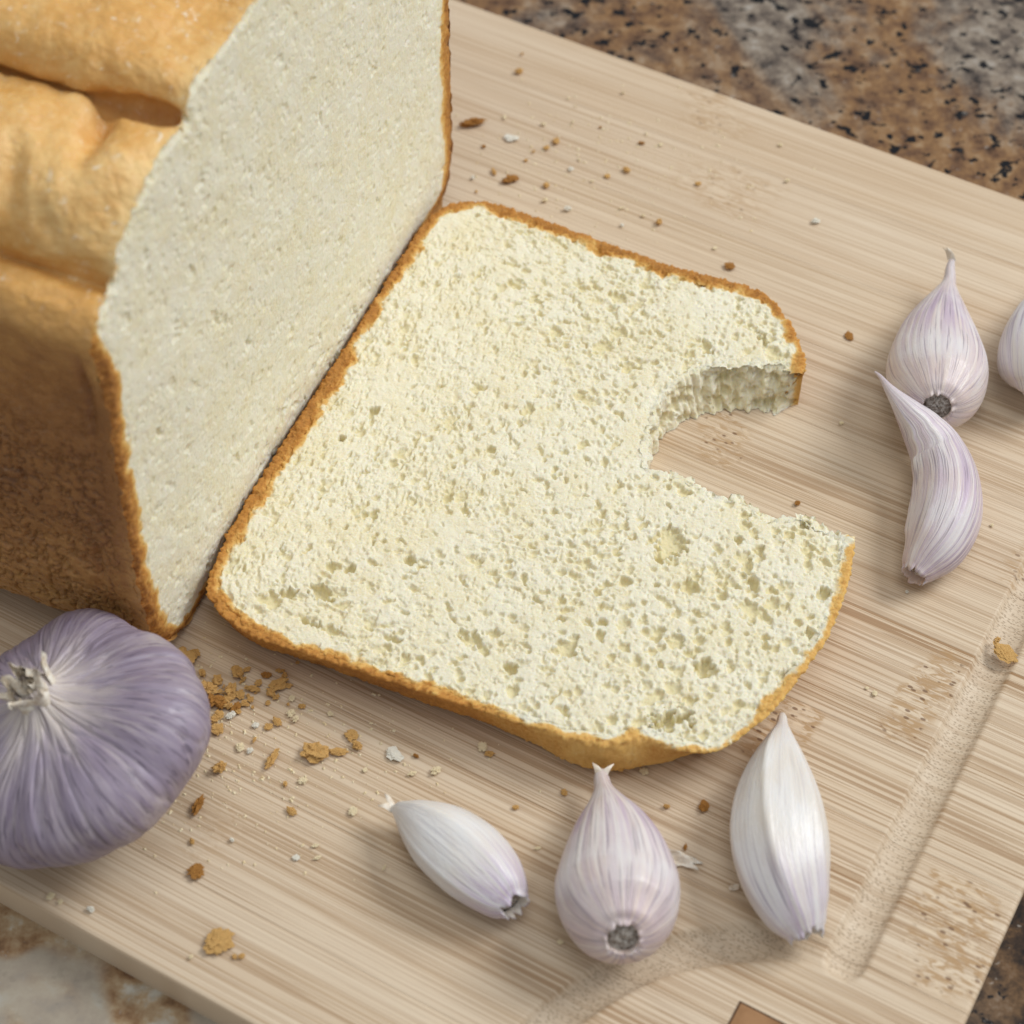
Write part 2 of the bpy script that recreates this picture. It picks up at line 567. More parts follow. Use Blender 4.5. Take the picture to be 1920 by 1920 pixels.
def seg_dist(px, py, line):
    d = np.full(px.shape, 1e9)
    for (ax, ay), (bx, by) in zip(line[:-1], line[1:]):
        ex, ey = bx - ax, by - ay
        t = np.clip(((px - ax) * ex + (py - ay) * ey) / (ex * ex + ey * ey), 0, 1)
        d = np.minimum(d, np.hypot(px - ax - t * ex, py - ay - t * ey))
    return d


for k in range(len(edges) - 1):
    ya, yb = edges[k] + 0.00002, edges[k + 1] - 0.00002
    if k == 0:
        ya = edges[0]
    if k == len(edges) - 2:
        yb = edges[-1]
    xs = np.unique(np.concatenate([np.linspace(X0, 0.02, 36), np.linspace(0.02, X1 - 0.0012, 230), [X0 + 0.0006, X1 - 0.0006, X1 - 0.0002, X1]]))
    bev = 0.0007
    ins = np.array([0, 0.00012, 0.0003])
    ys = np.unique(np.concatenate([ya + ins, np.linspace(ya + 0.0008, yb - 0.0008, max(8, int((yb - ya) / 0.0008))), yb - ins]))
    PX, PY = np.meshgrid(xs, ys)
    d1 = seg_dist(PX, PY, gr1)
    d2 = seg_dist(PX, PY, gr2)
    wob = 0.0003 * vnoise(PX * 300, PY * 300)
    fade2 = sstep(0.104, 0.088, PX)
    g1 = sstep(0.0038, 0.0032, d1 + wob)
    g2 = sstep(0.0039, 0.0031, d2 + wob) * fade2
    Z = BOARD_T - 0.0019 * np.sqrt(np.clip(1 - (d1 / 0.0037) ** 2, 0, 1)) - 0.0019 * fade2 * np.sqrt(np.clip(1 - (d2 / 0.0038) ** 2, 0, 1))
    # the joints are eased a hair, the outer edges a little more
    ed = np.minimum(PY - ya, yb - PY)
    Z -= 0.00005 * (1 - sstep(0, 0.0003, ed))
    out = np.minimum.reduce([PX - X0, X1 - PX, PY - Y0, Y1 - PY])
    Z -= bev * (1 - np.sqrt(np.clip(1 - (1 - np.clip(out / 0.0009, 0, 1)) ** 2, 0, 1)))
    nodeA = np.zeros_like(PX)
    for (nx, ny, hx, hy, st) in nodes:
        if ya - 0.001 < ny < yb + 0.001:
            q = np.abs((PX - nx + 0.25 * (PY - ny) * math.sin(nx * 900)) / hx) ** 2.2 + np.abs((PY - ny) / hy) ** 3
            q = q + 0.5 * vnoise(PX * 420, PY * 420, seed=3)
            nodeA = np.maximum(nodeA, st * sstep(1.25, 0.45, q))
    fib = fibres[k] * (0.8 + 0.35 * vnoise(PX * 22, PY * 160, seed=k)) * np.clip(0.75 + 2.2 * PX, 0.5, 1.15)
    nr, nc = PX.shape
    top = np.stack([PX, PY, Z], -1).reshape(-1, 3)
    quads = grid_quads(nr, nc)
    # skirt down to the counter and a closed underside
    ring = np.concatenate([np.arange(nc), np.arange(1, nr) * nc + nc - 1, (nr - 1) * nc + np.arange(nc - 2, -1, -1), np.arange(nr - 2, 0, -1) * nc])
    low = top[ring].copy()
    low[:, 2] = 0.0
    nb = len(top)
    m_ = len(ring)
    idx = np.arange(m_)
    sk = np.stack([ring[idx], nb + idx, nb + (idx + 1) % m_, ring[(idx + 1) % m_]], -1)
    c_i = nb + m_
    cen = np.array([[(X0 + X1) / 2, (ya + yb) / 2, 0.0]])
    bt = np.stack([nb + (idx + 1) % m_, nb + idx, np.full(m_, c_i), np.full(m_, c_i)], -1)
    z0 = np.zeros(m_ + 1)
    me = make_mesh('bamboo_strip', np.vstack([top, low, cen]), np.vstack([quads, sk]),
                   dict(node=np.concatenate([nodeA.ravel(), z0]), groove=np.concatenate([np.maximum(g1, g2).ravel(), z0]),
                        fibre=np.concatenate([fib.ravel(), z0 + 0.35])))
    link('bamboo_strip', me, BAMBOO, board)


def box_mesh(name, x0, x1, y0, y1, z0, z1, b=0.0001):
    v = []
    for z, i in ((z0, 0), (z1 - b, 0), (z1, b)):
        v += [(x0 + i, y0 + i, z), (x1 - i, y0 + i, z), (x1 - i, y1 - i, z), (x0 + i, y1 - i, z)]
    q = []
    for r in (0, 4):
        for i in range(4):
            q.append((r + i, r + (i + 1) % 4, r + 4 + (i + 1) % 4, r + 4 + i))
    q.append((8, 9, 10, 11))
    q.append((3, 2, 1, 0))
    return make_mesh(name, v, q, smooth=False)


link('inlay_joint', box_mesh('inlay_joint', 0.0908, 0.1192, -0.1005, -0.0780, BOARD_T - 0.003, BOARD_T + 0.00006), DARK, board)
inl = link('inlay', box_mesh('inlay', 0.0912, 0.1188, -0.1001, -0.0784, BOARD_T - 0.002, BOARD_T + 0.00014), INLAY, board)
inl['label'] = 'dark brown wood inlay let into the board near its corner'


# ------------------------------------------------------------------ crumb relief
def pores(D, x0, y0, st, lst, wx, wy):
    """carve elliptical gas cells into the depth field D"""
    ny, nx = D.shape
    for (cx, cy, rx, ry, an, dep, pw) in lst:
        r = max(rx, ry) * 1.35
        i0, i1 = int((cx - r - x0) / st), int((cx + r - x0) / st) + 2
        j0, j1 = int((cy - r - y0) / st), int((cy + r - y0) / st) + 2
        i0, j0 = max(i0, 0), max(j0, 0)
        i1, j1 = min(i1, nx), min(j1, ny)
        if i1 <= i0 or j1 <= j0:
            continue
        xx = (x0 + np.arange(i0, i1) * st)[None, :] - cx + wx[j0:j1, i0:i1] * r
        yy = (y0 + np.arange(j0, j1) * st)[:, None] - cy + wy[j0:j1, i0:i1] * r
        c, s = math.cos(an), math.sin(an)
        q = ((xx * c + yy * s) / rx) ** 2 + ((-xx * s + yy * c) / ry) ** 2
        d = dep * np.clip(1 - q, 0, 1) ** pw
        sub = D[j0:j1, i0:i1]
        np.maximum(sub, d, out=sub)


# ------------------------------------------------------------------ the bread slice
TH = 0.0112
outer_px = [(387, 1105), (398, 1062), (425, 1005), (470, 925), (540, 812), (620, 688), (700, 563), (757, 472), (797, 415), (838, 384), (890, 373),
            (950, 386), (1050, 421), (1150, 456), (1250, 496), (1340, 520), (1405, 538), (1447, 560), (1477, 597), (1499, 640), (1511, 676), (1506, 716),
            (1530, 790), (1580, 890), (1602, 1003), (1601, 1035), (1589, 1100), (1560, 1180), (1522, 1242), (1470, 1310), (1420, 1358),
            (1352, 1404), (1300, 1410), (1255, 1400), (1205, 1384), (1150, 1394), (1085, 1388), (1000, 1362), (900, 1330), (800, 1299), (700, 1266),
            (600, 1235), (520, 1210), (460, 1186), (420, 1158), (397, 1128)]
bite_px = [(1560, 706), (1516, 704), (1490, 694), (1450, 684), (1390, 681), (1330, 687), (1278, 707), (1240, 748), (1222, 800), (1214, 850), (1218, 874), (1242, 878),
           (1290, 893), (1340, 924), (1390, 931), (1440, 964), (1480, 966), (1510, 958), (1550, 985), (1600, 1003), (1680, 1012), (1690, 720)]
outer = np.array([at(x, y, TH)[:2] for x, y in outer_px])
outer_s = resample(catmull(outer, 10, True), step=0.0012, closed=True)
bite = np.array([at(x, y, TH)[:2] for x, y in bite_px])
bite_s = resample(catmull(bite, 6, True), step=0.0012, closed=True)
SL_O = np.array([*at(960, 900, 0)[:2], 0.0])
slice_root = empty('bread_slice', SL_O)
tag(slice_root, 'flat white bread slice with a large bite missing, lying beside the loaf', 'bread slice')

st = 0.00021
xs = np.arange(outer[:, 0].min() - 0.003, outer[:, 0].max() + 0.003, st)
ys = np.arange(outer[:, 1].min() - 0.003, outer[:, 1].max() + 0.003, st)
PX, PY = np.meshgrid(xs, ys)
sO = sdf_on_grid(xs, ys, outer_s)
sB = sdf_on_grid(xs, ys, bite_s)           # positive in the bread
ax = np.array([math.cos(math.radians(-21)), math.sin(math.radians(-21))])   # from the bottom crust to the domed top
ctr = outer.mean(0)
AX = (PX - ctr[0]) * ax[0] + (PY - ctr[1]) * ax[1]
AY = -(PX - ctr[0]) * ax[1] + (PY - ctr[1]) * ax[0]
wx = 0.55 * fbm(PX * 900, PY * 900, seed=11, octaves=2)
wy = 0.55 * fbm(PX * 900, PY * 900, seed=12, octaves=2)
Dp = np.zeros_like(PX)
plist = []
x_lo, x_hi, y_lo, y_hi = xs[0], xs[-1], ys[0], ys[-1]
area = (x_hi - x_lo) * (y_hi - y_lo) * 1e4


def dens_n(x, y):
    return 0.62 + 0.55 * float(vnoise(np.array(x * 75), np.array(y * 75), seed=29))


def rand_pores(num, r0, r1, elong, depth, pw=0.6, right_gain=0.0):
    for _ in range(num):
        x, y = rng.uniform(x_lo, x_hi), rng.uniform(y_lo, y_hi)
        a_ = (x - ctr[0]) * ax[0] + (y - ctr[1]) * ax[1]
        rt_ = float(np.clip(0.5 + a_ / 0.09, 0, 1))
        r = r0 + (r1 - r0) * rng.random() ** 2.2
        r *= 1 + right_gain * rt_
        e = 1 + elong * rng.random() * (1.15 - rt_)
        ii, jj = min(int((x - xs[0]) / st), PX.shape[1] - 2), min(int((y - ys[0]) / st), PX.shape[0] - 2)
        gxx, gyy = sO[jj, ii + 1] - sO[jj, ii], sO[jj + 1, ii] - sO[jj, ii]
        an = math.atan2(gxx, -gyy) + rng.normal() * (0.25 + 0.8 * rt_)
        if rng.random() > dens_n(x, y):
            continue
        plist.append((x, y, r * e, r / e ** 0.4, an, r * depth * rng.uniform(0.7, 1.2), pw))


rand_pores(int(area * 80), 0.00024, 0.00046, 1.5, 1.25, 0.5, 0.15)
Ds = np.zeros_like(PX)
pores(Ds, xs[0], ys[0], st, plist, wx, wy)
plist = []
rand_pores(int(area * 32), 0.00032, 0.00076, 1.7, 1.4, 0.42, 0.45)
rand_pores(int(area * 1.5), 0.0008, 0.0014, 1.3, 1.0, 0.38, 0.2)
big = [(600, 1105, 26, 13, -40, 2.6), (542, 1110, 17, 9, 10, 2.2), (508, 1124, 26, 13, -15, 1.2), (580, 1165, 22, 8, -30, 2.0), (1255, 1018, 40, 25, 65, 1.6),
       (1237, 1045, 10, 8, 40, 2.6), (1412, 1090, 17, 15, 20, 2.6), (1408, 1143, 22, 20, 0, 1.2), (1448, 1132, 14, 12, 0, 1.0), (1290, 1098, 15, 12, 60, 2.0), (1320, 1250, 20, 13, 60, 2.6),
       (1258, 1350, 42, 14, 5, 3.2), (700, 768, 14, 9, 60, 2.0), (641, 819, 6, 6, 0, 2.5), (1040, 622, 17, 13, 40, 1.1), (958, 1248, 13, 10, 0, 2.6),
       (1062, 1210, 26, 15, 35, 1.3), (1545, 1112, 16, 9, 70, 2.2), (770, 1050, 11, 12, 80, 2.0), (655, 1065, 10, 8, 0, 2.0), (620, 1062, 9, 8, 0, 1.8),
       (1170, 1090, 12, 8, 30, 1.6), (735, 1195, 18, 7, -30, 1.5), (880, 1195, 26, 11, -35, 1.5), (925, 1185, 15, 10, -10, 1.3), (1385, 1010, 9, 8, 0, 1.8),
       (1425, 1030, 12, 9, 0, 1.6), (1480, 1000, 10, 8, 0, 1.5), (1130, 1165, 10, 8, 0, 1.5), (790, 1060, 8, 7, 0, 1.7), (905, 1215, 14, 6, -30, 1.3),
       (1325, 650, 8, 18, 10, 1.5), (1432, 635, 8, 17, 15, 2.0), (1125, 1190, 9, 8, 0, 1.5), (1290, 1310, 14, 10, 0, 1.3), (1235, 1300, 13, 10, 40, 1.2),
       (1480, 1260, 20, 8, 40, 1.6), (1520, 1190, 9, 14, 20, 1.8), (840, 930, 14, 9, 70, 1.4), (920, 840, 10, 7, 70, 1.4), (700, 960, 17, 8, 70, 1.3), (1120, 1110, 9, 6, 40, 1.5)]
for (x, y, rx, ry, an, dep) in big:
    p = at(x, y, TH)
    plist.append((p[0], p[1], rx / 8800, ry / 8800 / 0.85, math.radians(an), dep * 1.25 / 1000, 0.32))
pores(Dp, xs[0], ys[0], st, plist, 0.7 * wx, 0.7 * wy)
film_shade = sstep(0.0001, 0.0012, np.maximum(Dp, 0.8 * Ds))  # lining tint and painted shade, stronger in deeper pores
Dp = np.maximum(Dp, Ds)
grit = rng.uniform(-1, 1, PX.shape)
rough = fbm(PX * 1150, PY * 1150, seed=21, octaves=2, gain=0.6)
mid = fbm(PX * 330, PY * 330, seed=22, octaves=2)
lowf = vnoise(PX * 45, PY * 45, seed=23)
H = TH - 0.0001 - 0.8 * Dp + 0.00014 * rough + 0.00007 * grit * (1 - 0.8 * film_shade) + 0.00020 * mid + 0.00035 * lowf
# bite: the torn wall falls steeply to the board
def tear_of(x, y):
    return 0.0013 * fbm(x * 480, y * 480, seed=31, octaves=3, gain=0.6) + 0.0009 * vnoise(x * 170, y * 170, seed=32)


tear = tear_of(PX, PY)
# the torn rim is soft and pulled up a little
H = H - 0.0012 * np.exp(-np.clip(sB, 0, 1) / 0.003) * (0.6 + 0.4 * mid)
# the edge by the crust
H = H + 0.00045 * fbm(PX * 800, PY * 800, seed=25, octaves=3, gain=0.7) * sstep(-0.005, -0.002, sO) - 0.0003 * sstep(-0.0022, 0.0, sO)
H = np.maximum(H, 0.0002)
phi = np.maximum(sO + 0.0012, -(sB + tear))
inside = phi < 0
cell = inside[:-1, :-1] | inside[1:, :-1] | inside[:-1, 1:] | inside[1:, 1:]
# snap the vertices just outside to the outline
gy_, gx_ = np.gradient(phi, st)
gm = gx_ ** 2 + gy_ ** 2 + 1e-9
mv = (phi > 0) & (phi < 3 * st)
QX = np.where(mv, PX - phi * gx_ / gm, PX)
QY = np.where(mv, PY - phi * gy_ / gm, PY)
# sideways raggedness so that the cells are not a plain height field
QX = QX + 0.00016 * vnoise(PX * 1500, PY * 1500, seed=41)
QY = QY + 0.00016 * vnoise(PX * 1500, PY * 1500, seed=42)
rowi, coli = np.nonzero(cell)
nc = PX.shape[1]
q = np.stack([rowi * nc + coli, rowi * nc + coli + 1, (rowi + 1) * nc + coli + 1, (rowi + 1) * nc + coli], -1)


def toast_of(sd, wid, x, y, seed):
    nz = fbm(x * 260, y * 260, seed=seed, octaves=3)
    return sstep(-wid, -wid * 0.22, sd + 0.0019 * nz)


def pale_of(px_, py_):
    a_ = (px_ - ctr[0]) * ax[0] + (py_ - ctr[1]) * ax[1]
    b_ = -(px_ - ctr[0]) * ax[1] + (py_ - ctr[1]) * ax[0]
    return np.clip(sstep(0.002, 0.045, a_ - 0.25 * b_) + 0.25 * sstep(-0.03, 0.0, -b_ - 0.03), 0, 1)


wid_f = (0.0046 + 0.0013 * vnoise(PX * 60, PY * 60, seed=51)) * (1 - 0.45 * pale_of(PX, PY))
toast = toast_of(sO, wid_f, PX, PY, 52) * 0.68
pale = pale_of(PX, PY)
used = np.unique(q)
remap = np.full(PX.size, -1)
remap[used] = np.arange(len(used))
V = np.stack([QX.ravel()[used] - SL_O[0], QY.ravel()[used] - SL_O[1], H.ravel()[used]], -1)
link('crumb', make_mesh('slice_crumb', V, remap[q], dict(toast=toast.ravel()[used], pale=pale.ravel()[used], film_shade=film_shade.ravel()[used])), BREAD, slice_root)

# crust of the slice: a band swept round the outline, open at the bite
OL = resample(catmull(outer, 10, True), step=0.00030, closed=True)
sb = poly_sdf(OL[:, 0], OL[:, 1], bite_s)
keep = sb > -0.0002
start = int(np.argmax(keep & ~np.roll(keep, 1)))
OL = np.roll(OL, -start, axis=0)
keep = np.roll(keep, -start)
OL = OL[keep]
tg = np.gradient(OL, axis=0)
kern = np.ones(15) / 15
for k in range(2):
    tg[:, k] = np.convolve(np.pad(tg[:, k], 7, mode='edge'), kern, 'valid')
tg /= np.linalg.norm(tg, axis=1)[:, None]
nrm = np.stack([tg[:, 1], -tg[:, 0]], 1)
if ((OL - ctr) * nrm).sum() < 0:
    nrm = -nrm
bul = np.zeros(len(OL))


def bulge_at(x, y, amp, sig):
    p = at(x, y, TH)[:2]
    d = np.linalg.norm(OL - p, axis=1)
    return amp * np.exp(-(d / sig) ** 2)


bul += bulge_at(1130, 1395, 0.0016, 0.0085) + bulge_at(1215, 1390, 0.0016, 0.0042)
und = (bulge_at(1430, 1345, 0.0060, 0.014) + bulge_at(1300, 1408, 0.0042, 0.007) + bulge_at(1550, 1180, 0.0060, 0.020) + bulge_at(1512, 680, 0.0050, 0.010)
       + bulge_at(900, 1330, 0.0024, 0.02) + bulge_at(650, 1250, 0.0030, 0.025) + bulge_at(450, 1180, 0.0030, 0.02))
bul += 0.0004 * vnoise(OL[:, 0] * 120, OL[:, 1] * 120, seed=61)
prof = [(-0.0030, 1.00, -0.0009), (-0.0022, 1.0, -0.0004), (-0.0016, 1.0, -0.0002), (-0.0011, 1.0, -0.0001), (-0.0007, 1.0, -0.0001), (-0.0004, 1.0, -0.00015), (-0.0001, 1.0, -0.0003), (0.0001, 0.96, -0.0003),
        (0.0002, 0.90, 0), (0.0002, 0.82, 0), (0.0002, 0.73, 0), (0.0001, 0.63, 0), (0.0001, 0.53, 0), (0.0, 0.43, 0), (0.0, 0.33, 0), (-0.0001, 0.23, 0), (-0.0003, 0.14, 0), (-0.0006, 0.07, 0), (-0.0011, 0.03, 0), (-0.003, 0.025, 0)]
Vv, T_, P_ = [], [], []
pl = pale_of(OL[:, 0], OL[:, 1])
for (off, fz, dz) in prof:
    fz_b = math.sin(math.pi * min(1, max(0, 1 - fz)) * 0.85 + 0.05) if fz < 0.97 else 0.0
    o_ = off + bul * fz_b - und * (1 - fz) ** 0.8
    b = OL + nrm * o_[:, None]
    z = np.full(len(OL), TH * fz + dz)
    nz = fbm(b[:, 0] * 700, b[:, 1] * 700, z * 700, seed=71, octaves=3, gain=0.6)
    nz2 = fbm(b[:, 0] * 1900, b[:, 1] * 1900, z * 1900, seed=72, octaves=2)
    amp = 0.0008 if fz > 0.9 else (0.00045 if fz > 0.05 else 0.0)
    onn = nrm * (nz * amp * (1.0 if fz < 0.97 else 0.5) + nz2 * amp * 0.5)[:, None]
    if fz > 0.9:
        z = z + nz * 0.00045 + nz2 * 0.00030 + 0.00035 * vnoise(b[:, 0] * 45, b[:, 1] * 45, seed=23)
    b = b + onn
    Vv.append(np.stack([b[:, 0] - SL_O[0], b[:, 1] - SL_O[1], np.maximum(z, 0.0002)], -1))
    wl = (0.0046 + 0.0013 * vnoise(b[:, 0] * 60, b[:, 1] * 60, seed=51)) * (1 - 0.45 * pl)
    if fz > 0.95:
        T_.append(toast_of(np.full(len(OL), min(off, 0)), wl, b[:, 0], b[:, 1], 52) * 0.68)
    else:
        side = 0.72 + 0.42 * fbm(b[:, 0] * 130, b[:, 1] * 130, z * 130, seed=75)
        T_.append(np.clip(side, 0.2, 1.0))
    P_.append(pl)
Vv = np.array(Vv)
nr, nc = Vv.shape[:2]
link('crust', make_mesh('slice_crust', Vv.reshape(-1, 3), grid_quads(nr, nc), dict(toast=np.array(T_), pale=np.array(P_))), BREAD, slice_root)

# the torn wall of the bite
bc = resample(catmull(bite[:20], 12), step=0.00022)
so_b = poly_sdf(bc[:, 0], bc[:, 1], outer_s)
bc = bc[so_b < -0.0002]
tg = np.gradient(bc, axis=0)
kern = np.ones(25) / 25
for k in range(2):
    tg[:, k] = np.convolve(np.pad(tg[:, k], 12, mode='edge'), kern, 'valid')
tg /= np.linalg.norm(tg, axis=1)[:, None]
nb_ = np.stack([-tg[:, 1], tg[:, 0]], 1)
mid_b = bc[len(bc) // 2]
void_c = bite.mean(0)
if ((void_c - bc) * nb_).sum() < 0:
    nb_ = -nb_
s_b = np.arange(len(bc)) * 0.00022
endf = sstep(0, 0.004, s_b) * sstep(0, 0.004, s_b[-1] - s_b)
upf = sstep(at(1250, 850)[1], at(1300, 740)[1], bc[:, 1])          # the side of the bite that faces the viewer
zt = np.concatenate([[-0.0016, -0.0008], np.arange(0, TH - 0.0004, 0.00024), [TH - 0.0004]])   # distance down from the top
SS, ZZ = np.meshgrid(s_b, zt)
Dw = np.zeros_like(SS)
wl_p = []
for _ in range(420):
    r = 0.0004 + 0.0010 * rng.random() ** 2
    wl_p.append((rng.uniform(0, s_b[-1]), rng.uniform(0.0005, TH), r * rng.uniform(1, 1.6), r, rng.uniform(0, 3.14), r * rng.uniform(0.8, 1.4), 0.45))
gS = 0.00024
sg = np.arange(0, s_b[-1] + gS, gS)
zg = np.arange(0, TH + gS, gS)
DG = np.zeros((len(zg), len(sg)))
pores(DG, 0.0, 0.0, gS, wl_p, 0.5 * fbm(*np.meshgrid(sg * 900, zg * 900), seed=15), 0.5 * fbm(*np.meshgrid(sg * 900, zg * 900), seed=16))
iz = np.clip((np.clip(ZZ, 0, TH) / gS).astype(int), 0, len(zg) - 1)
is_ = np.clip((SS / gS).astype(int), 0, len(sg) - 1)
Dw = DG[iz, is_]
q_ = np.clip(ZZ / TH, 0, 1)
lean = (0.0040 * upf + 0.0004)[None, :] * endf[None, :]
outw = -tear_of(bc[:, 0], bc[:, 1])[None, :] * (1 - 0.4 * q_) + lean * q_ ** 1.4 - 0.0010 * (1 - np.clip(ZZ / 0.0016, 0, 1)) ** 2
rag = (0.4 + 0.6 * sstep(at(1260, 700)[0], at(1420, 700)[0], bc[:, 0]))[None, :]
BXg, BYg = bc[:, 0][None, :] + 0 * ZZ, bc[:, 1][None, :] + 0 * ZZ
inb = (ZZ >= 0) * 1.0
outw += inb * rag * (0.25 + 0.75 * endf[None, :]) * (0.0013 * fbm(BXg * 330, BYg * 330, ZZ * 330, seed=47, octaves=3, gain=0.6) + 0.00035 * fbm(BXg * 1400, BYg * 1400, ZZ * 1400, seed=48, octaves=2)) - inb * Dw * (0.5 + 0.5 * rag)
outw += inb * 0.0012 * endf[None, :] * upf[None, :] * rag * sstep(0.3, 0.9, vnoise(SS * 420, SS * 0 + 2.5, seed=49)) * q_
outw = np.where(ZZ < 0, -0.0005 + ZZ * 1.3, outw)
zz_ = np.where(ZZ < 0, TH - 0.0012, TH - 0.0004 - ZZ)
WX_, WY_ = BXg + nb_[:, 0][None, :] * outw, BYg + nb_[:, 1][None, :] * outw
zz_ = zz_ + inb * 0.0004 * fbm(WX_ * 900, WY_ * 900, ZZ * 900, seed=50, octaves=2)
V = np.stack([WX_ - SL_O[0], WY_ - SL_O[1], np.maximum(zz_, 0.0002)], -1)
so_w = poly_sdf(BXg[0], BYg[0], outer_s)[None, :] + 0 * ZZ
me = make_mesh('torn_edge', V.reshape(-1, 3), grid_quads(*SS.shape), dict(toast=0.6 * sstep(-0.0022, -0.0004, so_w), pale=np.full(SS.shape, 0.8), film_shade=0.8 * sstep(0.0001, 0.0012, Dw)))
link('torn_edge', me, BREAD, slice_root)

# ------------------------------------------------------------------ the loaf
Q0 = np.array([-0.0678, -0.0335, 0.0])
DV = np.array([0.3740, 0.9274, 0.0])       # along the foot of the cut face
NV = np.array([0.9274, -0.3740, 0.0])      # out of the cut face
UZ = np.array([0, 0, 1.0])
loaf = empty('bread_loaf', Q0 - NV * 0.05 + DV * 0.068)
tag(loaf, 'tall golden white bread loaf cut open, standing on the board', 'bread loaf')
LO = np.array(loaf.location)
# outline of the cut face in cm, from the foot of the near wall over the top to the far wall
oc = [(0.9, 0.06), (0.25, 0.10), (-0.22, 0.30), (-0.62, 0.75), (-0.80, 1.40), (-0.90, 2.6), (-0.84, 3.9), (-0.72, 5.5), (-0.64, 6.6), (-0.52, 7.9), (-0.56, 8.8), (-0.58, 9.35),
      (-0.28, 9.72), (0.18, 9.86), (0.42, 10.02), (0.60, 10.38), (1.05, 10.68), (1.75, 10.98), (2.5, 11.16), (3.05, 11.16), (3.30, 11.06), (3.42, 11.42), (3.80, 11.66), (4.6, 11.66), (5.8, 11.70), (7.2, 11.95), (9.0, 11.9), (11.0, 11.4),
      (12.8, 10.7), (14.0, 9.8), (14.5, 8.8), (14.45, 6.0), (14.42, 3.8), (14.36, 1.6), (14.0, 0.55), (13.4, 0.10), (12.6, 0.05)]
oc = np.array(oc) / 100
ocs = catmull(oc, 10)
poly = resample(ocs, step=0.0012)
st = 0.00026
as_ = np.arange(-0.0105, 0.1465, st)
zs = np.arange(0.0, 0.1215, st)
PA, PZ = np.meshgrid(as_, zs)
sL = sdf_on_grid(as_, zs, poly)
x_lo, x_hi, y_lo, y_hi = as_[0], as_[-1], zs[0], zs[-1]
area = (x_hi - x_lo) * (y_hi - y_lo) * 1e4
wx = 0.55 * fbm(PA * 800, PZ * 800, seed=111, octaves=2)
wy = 0.55 * fbm(PA * 800, PZ * 800, seed=112, octaves=2)
Dp = np.zeros_like(PA)
plist = []
for _ in range(int(area * 26)):
    r = 0.0003 + 0.0005 * rng.random() ** 3
    plist.append((rng.uniform(x_lo, x_hi), rng.uniform(y_lo, y_hi), r * rng.uniform(1, 1.7), r, rng.uniform(0, 3.14), r * rng.uniform(0.4, 0.9), 0.7))
for _ in range(int(area * 2.2)):
    r = 0.0005 + 0.0009 * rng.random() ** 2
    plist.append((rng.uniform(x_lo, x_hi), rng.uniform(y_lo, y_hi), r * rng.uniform(1, 1.7), r, rng.uniform(0, 3.14), r * rng.uniform(0.5, 0.9), 0.6))
# torn places low on the far half
for _ in range(60):
    a_ = rng.uniform(0.03, 0.10)
    plist.append((a_, rng.uniform(0.001, 0.022), 0.0009 + 0.0012 * rng.random(), 0.0007, rng.normal() * 0.5, 0.0012, 0.5))
pores(Dp, as_[0], zs[0], st, plist, wx, wy)
Hn = -0.6 * Dp + 0.00006 * rng.uniform(-1, 1, PA.shape) + 0.00006 * fbm(PA * 1100, PZ * 1100, seed=121, octaves=2, gain=0.6) + 0.00016 * fbm(PA * 300, PZ * 300, seed=122, octaves=2) + 0.0005 * vnoise(PA * 35, PZ * 35, seed=123)
Hn -= 0.0010 * sstep(-0.0022, 0.0, sL)      # the crust curls back at the rim
# the crumb sags outward low down
Hn -= 0.0015 * sstep(0.010, 0.0, PZ) * sstep(0.012, 0.03, PA)
Hn += 0.0005 * sstep(-0.005, -0.0005, sL) * fbm(PA * 700, PZ * 700, seed=125, octaves=3)
phi = sL + 0.0003 * fbm(PA * 500, PZ * 500, seed=126, octaves=3)
inside = phi < 0
cell = inside[:-1, :-1] | inside[1:, :-1] | inside[:-1, 1:] | inside[1:, 1:]
gy_, gx_ = np.gradient(phi, st)
gm = gx_ ** 2 + gy_ ** 2 + 1e-9
mv = (phi > 0) & (phi < 3 * st)
QA = np.where(mv, PA - phi * gx_ / gm, PA)
QZ = np.maximum(np.where(mv, PZ - phi * gy_ / gm, PZ), 0.0003)
rowi, coli = np.nonzero(cell)
nc = PA.shape[1]
q = np.stack([rowi * nc + coli, rowi * nc + coli + 1, (rowi + 1) * nc + coli + 1, (rowi + 1) * nc + coli], -1)
top_pale = sstep(0.088, 0.100, PZ)
wid_f = (0.0052 + 0.0012 * vnoise(PA * 70, PZ * 70, seed=131) + 0.0012 * sstep(0.03, 0.0, PZ) + 0.0030 * sstep(0.10, 0.14, PA)) * (1 - 0.75 * top_pale)
toast = toast_of(sL, wid_f, PA, PZ, 132) * (0.82 - 0.5 * top_pale)
used = np.unique(q)
remap = np.full(PA.size, -1)
remap[used] = np.arange(len(used))
fa, fz, fh = QA.ravel()[used], QZ.ravel()[used], Hn.ravel()[used]
V = Q0 + DV * fa[:, None] + UZ * fz[:, None] + NV * fh[:, None] - LO
link('crumb', make_mesh('loaf_crumb', V, remap[q], dict(toast=toast.ravel()[used], pale=(0.85 * top_pale).ravel()[used])), BREAD_CUT, loaf)

# crust of the loaf: the outline swept back along the loaf
uo = resample(ocs, step=0.0003)
L_arc = np.concatenate([[0], np.cumsum(np.linalg.norm(np.diff(uo, axis=0), axis=1))])
